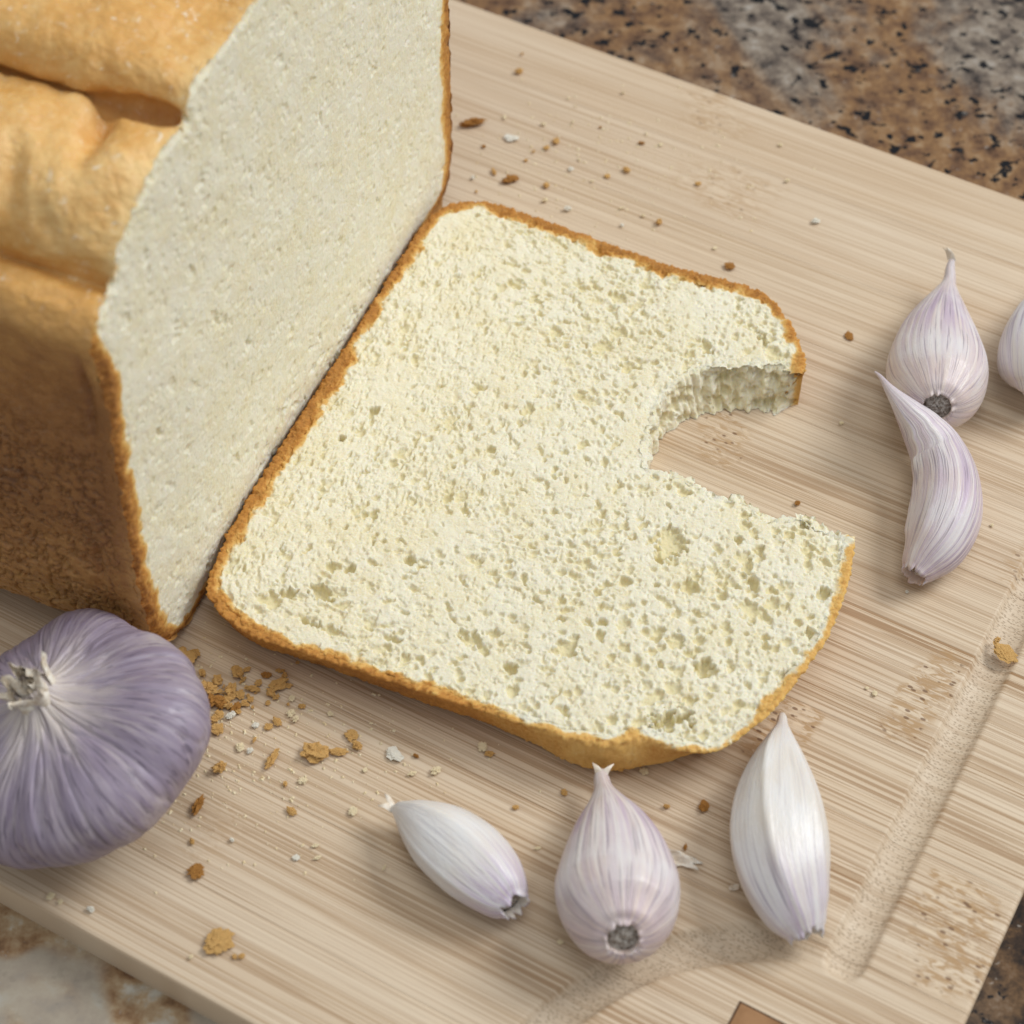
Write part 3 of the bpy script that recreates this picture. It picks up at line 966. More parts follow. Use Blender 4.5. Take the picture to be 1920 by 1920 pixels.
# fine steps on the near wall and the visible top, coarse beyond
dens = np.where(uo[:, 0] < 0.062, 0.00030, 0.0012)
uu = [0.0]
while uu[-1] < L_arc[-1]:
    uu.append(uu[-1] + float(np.interp(uu[-1], L_arc, dens)))
uu = np.array(uu[:-1] + [L_arc[-1]])
vv = np.concatenate([np.arange(0, 0.052, 0.00034), np.linspace(0.052, 0.12, 50)[1:]])
UU, VV = np.meshgrid(uu, vv)
oa0 = np.interp(UU, L_arc, uo[:, 0])
oz0 = np.interp(UU, L_arc, uo[:, 1])
top_m = sstep(0.094, 0.102, oz0) * sstep(0.13, 0.10, oa0)
# the folds wander as they run back
u_c1 = float(L_arc[np.argmin(np.hypot(uo[:, 0] - 0.0030, uo[:, 1] - 0.0992))])
u_c2 = float(L_arc[np.argmin(np.hypot(uo[:, 0] - 0.0330, uo[:, 1] - 0.1106))])
sh1 = np.interp(VV, [0, .014, .0256, .05, .12], [0, .0030, .0052, .008, .010])
sh2 = np.interp(VV, [0, .011, .023, .038, .07, .12], [0, -.0036, -.0008, .0012, .004, .002])
sh2 = sh2 + 0.0014 * vnoise(VV * 160, VV * 0 + 0.5, seed=151) * sstep(0, 0.006, VV)
sh1 = sh1 + 0.0010 * vnoise(VV * 140, VV * 0 + 0.5, seed=152) * sstep(0, 0.006, VV)
US = UU - sh1 * np.exp(-((UU - u_c1 - sh1) / 0.010) ** 2) - sh2 * np.exp(-((UU - u_c2 - sh2) / 0.012) ** 2)
US = np.maximum.accumulate(np.clip(US, 0, L_arc[-1]), axis=1)
oa = np.interp(US, L_arc, uo[:, 0])
oz = np.interp(US, L_arc, uo[:, 1])
ta = np.gradient(oa, axis=1) / (np.gradient(UU, axis=1) + 1e-9)
tz = np.gradient(oz, axis=1) / (np.gradient(UU, axis=1) + 1e-9)
ln = np.sqrt(ta ** 2 + tz ** 2) + 1e-6
na, nz_ = -tz / ln, ta / ln                 # outward
for arr in (na, nz_):                       # soften the normals so that the folds do not tear
    for _ in range(6):
        arr[:, 1:-1] = (arr[:, :-2] + 2 * arr[:, 1:-1] + arr[:, 2:]) / 4
d1 = US - u_c1
d2 = US - u_c2
wv2 = np.interp(VV, [0, .004, .009, .014, .022, .04, .12], [.0011, .0020, .0021, .0010, .0007, .0010, .0012])
dp2 = np.interp(VV, [0, .004, .009, .014, .022, .04, .12], [.0020, .0062, .0066, .0042, .0028, .0044, .004])
wv1 = np.interp(VV, [0, .006, .015, .03, .12], [.0009, .0014, .0008, .0011, .001])
disp = -0.0028 * np.exp(-np.abs(d1 / wv1) ** 1.5) - dp2 * np.exp(-np.abs(d2 / wv2) ** 1.6)
disp += 0.0034 * np.exp(-((d1 - 0.015) / 0.011) ** 2) * sstep(0, 0.014, VV)
disp += 0.0042 * np.exp(-((d2 - 0.014) / 0.012) ** 2) * sstep(0.0, 0.02, VV)
# the hollow that opens from the upper fold into the near lobe


def dent(a_c, v_c, sa, sv, amp, rot=0.0):
    c, s = math.cos(rot), math.sin(rot)
    A_, B_ = oa0 - a_c, VV - v_c
    return amp * np.exp(-((c * A_ + s * B_) / sa) ** 2 - ((-s * A_ + c * B_) / sv) ** 2) * top_m


disp += dent(0.0255, 0.0135, 0.0075, 0.0022, -0.0042, 0.25)
disp += dent(0.0140, 0.0215, 0.0050, 0.0022, -0.0022, 0.5)
disp += dent(0.0190, 0.0050, 0.0070, 0.0045, 0.0022)
disp += dent(0.0215, 0.0260, 0.0075, 0.0060, 0.0024)
disp += dent(0.0080, 0.0120, 0.0030, 0.0012, -0.0010, 0.9)
WA, WZ = oa0 * 1.0, oz0 * 1.0
disp += 0.0018 * fbm(WA * 60, WZ * 60, VV * 60, seed=141, octaves=3) * sstep(0, 0.01, VV)
disp += 0.00016 * fbm(WA * 700, WZ * 700, VV * 260, seed=149, octaves=3, gain=0.6) * top_m
wall = 1 - sstep(0.084, 0.097, oz0)
disp += 0.00030 * fbm(WA * 500, WZ * 500, VV * 500, seed=142, octaves=3, gain=0.65)
# pitted texture where the wall met the tin
pit = np.abs(fbm(WA * 420 + 0.8 * fbm(WA * 300, WZ * 300, VV * 300, seed=144), WZ * 420, VV * 420, seed=143, octaves=3, gain=0.6))
pm = wall * sstep(0.085, 0.050, oz0 + 0.012 * fbm(WA * 70, WZ * 70, VV * 70, seed=146)) * sstep(0.001, 0.006, VV)
disp -= 0.0009 * pm * sstep(0.16, 0.02, pit)
# a few deeper tears in the wall
for (zz, vv_, ls, lv, am) in [(0.060, 0.025, 0.004, 0.0008, -0.0014), (0.033, 0.0085, 0.005, 0.0009, -0.0016), (0.052, 0.0215, 0.003, 0.0006, -0.001), (0.082, 0.0035, 0.006, 0.0009, -0.0016), (0.072, 0.004, 0.003, 0.0008, -0.001)]:
    disp += am * np.exp(-((oz0 - zz + 0.3 * (VV - vv_)) / ls) ** 2 - ((VV - vv_ + 0.0006 * vnoise(WZ * 500, VV * 0, seed=9)) / lv) ** 2) * (oa0 < 0.02)
# edge of the crust frays at the cut
fr = 0.0007 * fbm(UU * 500, VV * 0 + 3.0, seed=147, octaves=3) * sstep(0.004, 0.0, VV)
oa_f, oz_f = oa + na * disp, oz + nz_ * disp
oz_f = np.maximum(oz_f, 0.0003)
V = (Q0 + DV * oa_f[..., None] + UZ * oz_f[..., None] + NV * (-VV + fr - 0.0004)[..., None] - LO)
tone = 0.15 + 0.20 * sstep(0.05, 0.012, oz0) + 0.22 * sstep(0.070, 0.094, oz0) + 0.40 * sstep(0.090, 0.103, oz0)
tone += 0.10 * sstep(0.004, 0.03, VV) * wall * sstep(0.03, 0.09, oz0)
tone += 0.14 * sstep(0.0035, 0.0, VV)
tone += -0.06 * np.exp(-((oz0 - 0.066) / 0.016) ** 2) * sstep(0.03, 0.01, VV)
tone += 0.05 * fbm(WA * 40, WZ * 40, VV * 40, seed=148)
tone += 0.10 * np.exp(-((d1 - 0.016) / 0.012) ** 2)
nr, nc = UU.shape
me = make_mesh('loaf_crust', V.reshape(-1, 3), grid_quads(nr, nc), dict(tone=tone))
link('crust', me, CRUST, loaf)
# the far end, closed
e_poly = resample(ocs, n=160)
VE = Q0 + DV * e_poly[:, :1] + UZ * np.maximum(e_poly[:, 1:], 0.0003) - NV * 0.1195 - LO
VE = np.vstack([VE, VE.mean(0)])
tri = np.array([(i, (i + 1) % 160, 160) for i in range(160)])
link('heel', make_mesh('loaf_heel', VE, tri, dict(tone=np.full(161, 0.3))), CRUST, loaf)


# ------------------------------------------------------------------ garlic
def loft(ctrl, ridges, n_t=90, n_th=72, flat=True, seed=0, wrinkle=0.00012, twist=0.0, up_hint=None, flatten=None):
    """ctrl rows: x, y, z, half width, half height (metres) from root end to tip"""
    C = catmull(np.array(ctrl), 16)
    C = resample(np.hstack([C[:, :3] * 1.0, C[:, 3:]]), n=n_t)
    cen, w, h = C[:, :3], np.maximum(C[:, 3], 0.0002), np.maximum(C[:, 4], 0.0002)
    T = np.gradient(cen, axis=0)
    T /= np.linalg.norm(T, axis=1)[:, None]
    upv = np.array([0, 0, 1.0]) if up_hint is None else np.array(up_hint, float)
    S = np.cross(T, upv)
    S /= np.linalg.norm(S, axis=1)[:, None]
    N = np.cross(S, T)
    th = np.linspace(0, 2 * math.pi, n_th, endpoint=False)
    t = np.linspace(0, 1, n_t)
    TH_, TT = np.meshgrid(th, t)
    k = np.ones_like(TH_)
    env = sstep(0.0, 0.25, TT) * sstep(1.0, 0.75, TT)
    for (deg, amp, sig) in ridges:
        a0 = math.radians(deg) + twist * (TT - 0.5)
        dd = (TH_ - a0 + math.pi) % (2 * math.pi) - math.pi
        k = k + amp * np.exp(-(np.abs(dd) / math.radians(sig)) ** 1.0) * (0.3 + 0.7 * env)
    k = k + 0.018 * fbm(np.cos(TH_) * 1.6, np.sin(TH_) * 1.6, TT * 3, seed=seed, octaves=2)
    k = k + (wrinkle / 0.01) * fbm(np.cos(TH_) * 9, np.sin(TH_) * 9, TT * 2.2, seed=seed + 3, octaves=2) * (1 + 1.5 * sstep(0.75, 1, TT) + 1.2 * sstep(0.2, 0, TT))
    wq = 0.0007 * fbm(t * 7, t * 0 + seed, seed=seed + 8) * sstep(0.8, 1.0, t)
    X = cen[:, None, :] + S[:, None, :] * (w[:, None] * np.cos(TH_) * k + wq[:, None])[..., None] + N[:, None, :] * (h[:, None] * np.sin(TH_) * k)[..., None]
    if flat:
        z = X[..., 2]
        fl = 0.0003
        X[..., 2] = np.where(z < 0.003, fl + 0.0027 * np.exp((np.minimum(z, 0.003) - 0.003) / 0.0027) , z)
    uv = np.stack([TH_ * 0.0095, TT * np.linalg.norm(np.diff(cen, axis=0), axis=1).sum() + seed * 0.37], -1)
    return X, TT, TH_, uv, (cen, T, S, N, w, h)


def clove(label, ctrl_px, ridges, mat, lil, bei, seed, scar_r, group, tip_flakes=True, twist=0.0, up_hint=None, recess=0.0010, n_th=96):
    ctrl = []
    for (x, y, z, w, h) in ctrl_px:
        p = at(x, y, z / 100)
        ctrl.append((p[0], p[1], p[2], w / 100, h / 100))
    X, TT, TH_, uv, (cen, T, S, N, w, h) = loft(ctrl, ridges, n_t=110, n_th=n_th, seed=seed, twist=twist, up_hint=up_hint)
    base = np.array([cen[40][0], cen[40][1], 0.0])
    root = empty('garlic_clove', base)
    tag(root, label, 'garlic clove', group)
    # ragged skin edge at the root end
    rg = 0.0012 * fbm(np.cos(TH_[0]) * 4, np.sin(TH_[0]) * 4, seed=seed + 20, octaves=2)
    X[0] -= T[0] * (rg + 0.0003)[:, None]
    X[1] -= T[0] * (rg * 0.5)[:, None]
    # rings that turn the skin inward at the scar
    r1 = cen[0] + (X[0] - cen[0]) * 0.90 + T[0] * 0.0004
    r2 = cen[0] + (X[2] - cen[0]) * 0.74 + T[0] * recess
    Xa = np.concatenate([r2[None], r1[None], X])
    lil_a = np.concatenate([np.zeros((2, n_th)), lil(TT, TH_)])
    bei_a = np.concatenate([np.ones((2, n_th)), bei(TT, TH_)])
    uva = np.concatenate([uv[:1], uv[:1], uv])
    # close the tip
    tipv = X[-1].mean(0)
    nr = Xa.shape[0]
    V = np.vstack([Xa.reshape(-1, 3), tipv[None]]) - base
    qd = grid_quads(nr, n_th, wrap=True)
    me = make_mesh('clove_skin', V, qd, dict(lilac=np.append(lil_a.ravel(), 0), beige=np.append(bei_a.ravel(), 0)), uv=np.vstack([uva.reshape(-1, 2), uva[-1, :1]]))
    link('skin', me, mat, root)
    # root scar: a rough little disc
    rr = np.linspace(0.05, 1.0, 8)
    th = np.linspace(0, 2 * math.pi, 28, endpoint=False)
    pv = []
    for r in rr:
        for j, a in enumerate(th):
            j2 = int(j * n_th / 28)
            e = (r2[j2] - (cen[0] + T[0] * recess))
            bump = 0.0005 * (1 - r * r) + 0.00035 * float(vnoise(np.array(math.cos(a) * r * 6.0), np.array(math.sin(a) * r * 6.0), seed=seed + 5))
            pv.append(cen[0] + T[0] * (recess + 0.0002) + e * r * 1.04 - T[0] * bump)
    link('root_scar', make_mesh('root_scar', np.array(pv) - base, grid_quads(8, 28, wrap=True)), SCAR, root)
    if tip_flakes:
        # dry wisp of skin at the tip
        for f in range(2):
            fl = []
            n_f = 7
            ang = random.uniform(0, 6.28)
            dirv = T[-1] * 0.7 + S[-1] * math.cos(ang) * 0.8 + N[-1] * abs(math.sin(ang)) * 0.5
            for i in range(n_f):
                s_ = i / (n_f - 1)
                c_ = tipv - T[-1] * 0.0014 + dirv * 0.0034 * s_ + np.array([0, 0, 1]) * 0.0009 * math.sin(s_ * 3)
                wd = 0.0009 * (1 - s_) ** 0.8 + 0.00012
                c_[2] = max(c_[2], 0.0004)
                for k_ in (-1, 0, 1):
                    fl.append(c_ + S[-1] * wd * k_ + N[-1] * (0.0003 * (1 - k_ * k_)))
            link('dry_tip', make_mesh('dry_tip', np.array(fl) - base, grid_quads(n_f, 3)), PAPER, root)
    return root


G_LILAC = mat_garlic('garlic_skin_lilac', (0.74, 0.69, 0.67), (0.50, 0.385, 0.485), (0.69, 0.54, 0.46), 1.15)
G_WHITE = mat_garlic('garlic_skin_white', (0.79, 0.765, 0.745), (0.52, 0.40, 0.56), (0.74, 0.66, 0.56), 1.1, 0.28)
G_PURPLE = mat_garlic('garlic_bulb_skin', (0.37, 0.31, 0.38), (0.21, 0.16, 0.235), (0.70, 0.62, 0.54), 1.0, 0.40, 0.55, 0.22, 0.30, 2.6)
grp = None

# A: lies on its side, tip to the upper left
clove('small white clove on its side with a lilac root end, nearest the garlic bulb',
      [(965, 1698, .62, .30, .28), (950, 1683, .60, .48, .44), (915, 1648, .62, .65, .58), (870, 1607, .64, .72, .64), (820, 1568, .62, .64, .60), (780, 1540, .58, .42, .46), (755, 1524, .55, .22, .28), (738, 1517, .50, .08, .10), (726, 1513, .48, .03, .03)],
      [(80, .17, 16), (150, .12, 12), (15, .10, 16)], G_WHITE,
      lambda t, a: 0.9 * sstep(0.42, 0.05, t), lambda t, a: 0.55 * sstep(.2, -0.6, np.sin(a)), 3, .3, grp)
# B: back up, root scar towards the viewer
clove('plump pinkish striped clove with round root scar, between two white cloves',
      [(1168, 1762, 1.52, .31, .31), (1167, 1754, 1.44, .60, .56), (1163, 1724, 1.20, .98, .90), (1158, 1670, .96, 1.12, .98), (1154, 1610, .88, .98, .90), (1147, 1558, .78, .72, .72), (1139, 1515, .68, .40, .46), (1133, 1483, .62, .20, .25), (1130, 1460, .60, .15, .16), (1129, 1446, .60, .10, .10)],
      [(90, .03, 50), (35, .05, 25), (145, .05, 25)], G_LILAC,
      lambda t, a: 0.30 + 0.65 * np.exp(-((t - .66) / .16) ** 2) + 0.25 * sstep(.5, .1, t) * 0.8, lambda t, a: 0.85 * sstep(0.42, 0.02, t) + 0.35 * sstep(.82, .9, t), 11, .24, grp)
# C: long white clove pointing at the slice
clove('long glossy white clove with a ridge, its tip almost touching the slice',
      [(1512, 1753, .52, .32, .26), (1506, 1738, .56, .46, .38), (1490, 1700, .66, .66, .60), (1472, 1640, .76, .84, .76), (1463, 1575, .80, .91, .80), (1461, 1505, .78, .80, .74), (1461, 1440, .70, .56, .56), (1463, 1390, .62, .29, .34), (1465, 1362, .58, .13, .17), (1466, 1345, .56, .09, .10), (1466, 1338, .56, .05, .05)],
      [(112, .15, 11), (52, .13, 11), (165, .08, 14)], G_WHITE,
      lambda t, a: 0.75 * sstep(0.40, 0.05, t) * (0.5 + 0.5 * np.sin(a)), lambda t, a: 0.55 * sstep(.35, -0.4, np.cos(a + 2.6)) * 0.6, 19, .3, grp, tip_flakes=False, twist=0.5)
# D: back up, pointed, far right
clove('pointed lilac clove with round root scar, lying furthest back, behind the crescent clove',
      [(1757, 765, 1.50, .33, .33), (1757, 758, 1.42, .62, .58), (1757, 736, 1.18, .98, .90), (1757, 695, .96, 1.10, .96), (1759, 645, .86, .92, .84), (1765, 600, .76, .62, .64), (1772, 562, .68, .34, .40), (1778, 534, .66, .17, .20), (1782, 510, .74, .12, .13), (1786, 492, .86, .08, .06), (1789, 478, .96, .02, .02)],
      [(90, .03, 50), (35, .05, 25), (150, .06, 22)], G_LILAC,
      lambda t, a: 0.35 + 0.60 * np.exp(-((t - .58) / .18) ** 2) * sstep(.86, .7, t), lambda t, a: 0.75 * sstep(0.34, 0.02, t), 27, .27, grp)
# E: crescent
clove('curved crescent clove with a thin hooked tip, in front of the pointed lilac clove',
      [(1714, 1078, .50, .27, .28), (1726, 1062, .54, .42, .40), (1755, 1022, .66, .64, .62), (1775, 965, .74, .72, .72), (1775, 905, .74, .68, .70), (1757, 850, .82, .60, .60), (1728, 805, 1.12, .44, .46), (1701, 771, 1.42, .28, .30), (1676, 741, 1.62, .15, .16), (1658, 718, 1.72, .07, .08), (1647, 705, 1.75, .04, .04), (1639, 698, 1.76, .02, .02)],
      [(60, .10, 14), (110, .06, 14), (165, .13, 12)], G_LILAC,
      lambda t, a: 0.75 + 0.2 * np.sin(a * 2), lambda t, a: 0.5 * sstep(0.22, 0.0, t), 35, .27, grp, twist=-0.6, tip_flakes=False)
# F: cut by the right edge of the picture
clove('pale clove only half in view, at the right edge of the picture',
      [(1945, 742, .60, .30, .30), (1948, 728, .72, .66, .60), (1952, 700, .86, .92, .84), (1956, 655, .90, .95, .88), (1962, 605, .82, .74, .72), (1970, 565, .70, .42, .44), (1980, 530, .62, .18, .2), (1988, 505, .6, .05, .05)],
      [(90, .04, 40), (150, .06, 24)], G_WHITE,
      lambda t, a: 0.35 + 0 * t, lambda t, a: 0.65 * sstep(0.5, 0.1, t), 43, .25, grp, tip_flakes=False)

# the bulb: cloves bulging under a wrinkled purple skin
BC = np.array([-0.0806, -0.0668, 0.0])
BR = 0.0277
bulb = empty('garlic_bulb', BC)
tag(bulb, 'whole purple garlic bulb with dry broken neck, in front of the loaf', 'garlic bulb')
prof = catmull([(0.16, 0.02), (0.45, 0.0), (0.75, 0.10), (0.95, 0.33), (1.0, 0.52), (0.93, 0.68), (0.76, 0.79), (0.55, 0.85), (0.34, 0.89), (0.20, 0.94), (0.13, 1.01), (0.11, 1.09)], 12)
prof = resample(prof, n=150)
nth = 420
th = np.linspace(0, 2 * math.pi, nth, endpoint=False)
PT = np.linspace(0, 1, len(prof))
THG, PTG = np.meshgrid(th, PT)
rho = prof[:, 0][:, None] + 0 * THG
zz = prof[:, 1][:, None] + 0 * THG
lob_c = np.radians(np.array([-62, -14, 38, 92, 140, 188, 238, 275]))
lob = np.zeros_like(THG)
for a0, am in zip(lob_c, [1.0, 1.1, .62, .95, 1, 1, .9, .8]):
    dd = (THG - a0 + 0.16 * (PTG - .5) + math.pi) % (2 * math.pi) - math.pi
    lob = np.maximum(lob, am * np.exp(-(dd / 0.40) ** 2))
env = np.exp(-((PTG - 0.48) / 0.26) ** 2)
rho = rho * (1 + 0.085 * (lob - 0.65) * env)
zz = zz + 0.045 * (lob - 0.6) * np.exp(-((PTG - 0.62) / 0.15) ** 2)
w1 = fbm(np.cos(THG) * 7, np.sin(THG) * 7, PTG * 3.2, seed=81, octaves=3)
w2 = fbm(np.cos(THG) * 22, np.sin(THG) * 22, PTG * 7, seed=82, octaves=3)
crease = -np.clip(0.16 - np.abs(fbm(np.cos(THG) * 5, np.sin(THG) * 5, PTG * 3.0, seed=83, octaves=2)), 0, 1) / 0.16
rho = rho * (1 - 0.16 * np.exp(-(((THG - math.radians(50) + math.pi) % (2 * math.pi) - math.pi) / math.radians(32)) ** 2))
wr = 0.011 * w1 + 0.006 * w2 + 0.017 * crease * sstep(0.25, 0.5, PTG)
rho = rho + wr * sstep(0.02, 0.2, PTG)
zz = zz + wr * 0.8 * sstep(0.5, 0.75, PTG)
X = np.stack([rho * np.cos(THG) * BR, rho * np.sin(THG) * BR, zz * BR], -1)
# lean the neck to the left and back
tilt_y = math.radians(-24)
tilt_x = math.radians(-3)
cy_, sy_ = math.cos(tilt_y), math.sin(tilt_y)
piv = np.array([0, 0, 0.4 * BR])
Y = X - piv
Y = np.stack([Y[..., 0] * cy_ + Y[..., 2] * sy_, Y[..., 1], -Y[..., 0] * sy_ + Y[..., 2] * cy_], -1)
cx_, sx_ = math.cos(tilt_x), math.sin(tilt_x)
Y = np.stack([Y[..., 0], Y[..., 1] * cx_ - Y[..., 2] * sx_, Y[..., 1] * sx_ + Y[..., 2] * cx_], -1)
X = Y + piv
X[..., 2] -= np.percentile(X[..., 2], 2)
X[..., 2] = np.maximum(X[..., 2], 0.0002)
lil = 0.35 + 0.65 * sstep(0.86, 0.70, PTG + 0.05 * w1) * (0.75 + 0.25 * w1)
lil = np.clip(lil * (1 - 0.55 * np.exp(-((crease + 1) / 0.35) ** 2)), 0, 1)
bei = np.clip(sstep(0.80, 0.95, PTG) * 0.9 + 0.7 * sstep(0.22, 0.05, PTG), 0, 1)
lil = lil * sstep(0.93, 0.66, PTG + 0.05 * w1)
uv = np.stack([THG * 0.018, PTG * 0.06], -1)
me = make_mesh('bulb_skin', X.reshape(-1, 3), grid_quads(len(prof), nth, wrap=True), dict(lilac=lil, beige=bei), uv=uv.reshape(-1, 2))
link('skin', me, G_PURPLE, bulb)
nk = X[-1].mean(0)
nkd = X[-1].mean(0) - X[-22].mean(0)
nkd /= np.linalg.norm(nkd)
# broken papery neck: curled strips of dry leaf round a short core
NECK = mat_noise('dry_neck', (0.66, 0.55, 0.41), (0.88, 0.82, 0.71), 700, 0.6, 0.5)
for i in range(15):
    a = i * 0.83 + 0.2
    out_d = np.array([math.cos(a), math.sin(a), 0.0])
    out_d -= nkd * (out_d @ nkd)
    out_d /= np.linalg.norm(out_d)
    sd = np.cross(nkd, out_d)
    n_f = 10
    L_ = random.uniform(0.004, 0.010)
    w_ = random.uniform(0.0014, 0.0028)
    curl = random.uniform(-0.3, 0.7)
    fl = []
    for j in range(n_f):
        s_ = j / (n_f - 1)
        c_ = nk - nkd * 0.0045 + out_d * (0.0024 + 0.0010 * (i % 3)) + nkd * L_ * s_ + out_d * curl * L_ * s_ ** 2.2
        for k_ in (-1, -.5, 0, .5, 1):
            wj = w_ * (1 - 0.85 * s_ ** 1.3) * (1 + 0.25 * math.sin(j * 2.1 + i))
            rag = 0.0007 * math.sin(i * 3 + k_ * 5.3) * (s_ > .85)
            fl.append(c_ + sd * wj * k_ - out_d * (0.0011 * k_ * k_) + nkd * rag)
    link('dry_neck', make_mesh('dry_neck', np.array(fl), grid_quads(n_f, 5)), NECK, bulb)


# ------------------------------------------------------------------ crumbs
def lump(seed, sx, sy, sz, rough=0.45, f=2.0):
    n_a, n_b = 26, 15
    th = np.linspace(0, 2 * math.pi, n_a, endpoint=False)
    ph = np.linspace(0.12, math.pi - 0.12, n_b)
    A, B = np.meshgrid(th, ph)
    x, y, z = np.cos(A) * np.sin(B), np.sin(A) * np.sin(B), np.cos(B)
    r = 1 + rough * fbm(x * f, y * f, z * f, seed=seed, octaves=4, gain=0.78) * 2.0
    V = np.stack([x * r * sx, y * r * sy, z * r * sz], -1).reshape(-1, 3)
    V = np.vstack([V, V[:n_a].mean(0), V[-n_a:].mean(0)])
    q = grid_quads(n_b, n_a, wrap=True)
    t1 = np.array([(n_a * n_b, (i + 1) % n_a, i, i) for i in range(n_a)])
    V[:, 2] -= V[:, 2].min()
    V = V / (V[:, :2].max() - V[:, :2].min())
    caps = [((n_b - 1) * n_a + i, (n_b - 1) * n_a + (i + 1) % n_a) for i in range(n_a)]
    bm_q = [tuple(int(v) for v in f_) for f_ in q] + [(n_a * n_b, (i + 1) % n_a, i) for i in range(n_a)] + [(n_a * n_b + 1, a_, b_) for a_, b_ in caps]
    me = bpy.data.meshes.new('crumb')
    me.from_pydata(V.tolist(), [], bm_q)
    me.update()
    return me


MATS = dict(g=CRUMB_GOLD, a=CRUMB_AMBER, p=CRUMB_PALE, w=CRUMB_WHITE)
shapes = {}
for mk, mm in MATS.items():
    shapes[mk] = []
    for s_ in range(6):
        e = [(1, 1, .7), (1, .75, .6), (1, .55, .5), (1, .9, .5), (1, .4, .4), (1, .7, .8)][s_]
        me = lump(200 + s_ * 13 + ord(mk), *e, rough=0.55, f=2.6)
        me.materials.append(mm)
        shapes[mk].append(me)


def crumb(x, y, size, kind, label, group=None, shape=None, ang=None, flat=1.0, elong=1.0, name='bread_crumb', cat='bread crumb'):
    p = at(x, y, size / 8700 * 0.25)
    me = shapes[kind][shape if shape is not None else random.randrange(6)]
    o = link(name, me, None, None, (p[0], p[1], 0.0002))
    s_ = size / 8700.0
    o.scale = (s_ * elong, s_ / elong ** 0.5, s_ * flat * random.uniform(0.4, 0.75))
    o.rotation_euler = (0, 0, math.radians(ang) if ang is not None else random.uniform(0, 6.28))
    tag(o, label, cat, group)
    return o


# crumbs one can point at
crumb(407, 1761, 56, 'g', 'large round golden crumb alone near the front edge of the board', shape=0, flat=.6)
crumb(367, 1632, 32, 'a', 'amber crumb just in front of the garlic bulb', shape=0, flat=.5)
crumb(590, 1408, 50, 'g', 'biggest rough golden crumb in front of the slice crust', shape=1, ang=-10, flat=.8)
crumb(633, 1408, 30, 'g', 'tapering golden crumb touching the biggest crumb before the slice', shape=2, ang=0, elong=1.3)
crumb(510, 1421, 40, 'g', 'upright sliver of golden crust between bulb and biggest crumb', shape=4, ang=65, elong=1.2)
crumb(412, 1440, 30, 'g', 'golden crumb touching the right side of the garlic bulb', shape=5)
crumb(371, 1508, 40, 'a', 'narrow orange crust sliver against the lower right of the bulb', shape=4, ang=70, elong=1.1)
crumb(1320, 1512, 26, 'a', 'amber crumb between the pinkish clove and the long white clove', shape=1)
crumb(1885, 1218, 58, 'g', 'ragged golden crust flake lying in the right juice groove', shape=2, ang=-45, flat=.35)
crumb(1592, 627, 26, 'a', 'oval brown crumb between the slice and the pointed clove', shape=1, ang=95, flat=.4)
crumb(1369, 498, 25, 'a', 'square brown crumb just behind the far crust of the slice', shape=0, flat=.7)
crumb(886, 227, 54, 'a', 'long brown crust splinter beside the far edge of the loaf', shape=4, ang=12, elong=1.25)
crumb(956, 333, 42, 'a', 'curled brown crust flake behind the near corner of the slice', shape=2, ang=25, flat=.8)
crumb(926, 321, 24, 'g', 'thin golden crust curl just left of the curled brown flake', shape=4, ang=110)
crumb(1043, 264, 24, 'g', 'golden double crumb on the far part of the board', shape=5)
crumb(1025, 277, 16, 'g', 'smaller half of the golden double crumb far back', shape=3)
crumb(973, 134, 20, 'g', 'golden crumb nearest the back edge of the board', shape=1, ang=20)
crumb(959, 256, 34, 'w', 'whitish crumbly bit beside the long brown splinter', shape=2, ang=-5, flat=.5)
crumb(740, 1413, 36, 'w', 'grey white fluff of crumb in front of the slice', shape=2, ang=-40, flat=.6)
crumb(1495, 944, 13, 'a', 'tiny red brown crumb inside the bite beside the torn edge', shape=0)
crumb(398, 1312, 46, 'a', 'dark amber crust chip in the heap beside the bulb', shape=2, ang=15)
crumb(342, 1232, 54, 'g', 'golden crust chunk squeezed between bulb and loaf corner', shape=3)

heap = [(365, 1225, 30, 'g'), (380, 1262, 26, 'g'), (408, 1275, 30, 'g'), (463, 1255, 22, 'g'), (508, 1298, 26, 'g'), (533, 1268, 20, 'g'), (450, 1300, 24, 'g'), (415, 1322, 26, 'a'), (400, 1350, 22, 'g'), (470, 1312, 18, 'g'), (446, 1260, 44, 'g'), (498, 1265, 26, 'a'), (521, 1281, 54, 'g'), (473, 1290, 40, 'g'), (433, 1292, 40, 'g'), (390, 1290, 52, 'g'), (429, 1325, 24, 'g'),
        (442, 1326, 30, 'a'), (458, 1319, 20, 'g'), (408, 1367, 34, 'g'), (352, 1271, 30, 'g'), (425, 1310, 30, 'g'), (410, 1340, 28, 'g'), (455, 1275, 24, 'g'), (540, 1285, 24, 'g'), (485, 1280, 22, 'g')]
for i_ in range(26):
    heap.append((random.gauss(445, 60), random.gauss(1300, 34), random.uniform(9, 20), 'g'))
for (x, y, s, k) in heap:
    crumb(x, y, s * 0.78, k, 'golden crumb in the heap between the garlic bulb and the slice', 'crumbs heaped between bulb and slice')
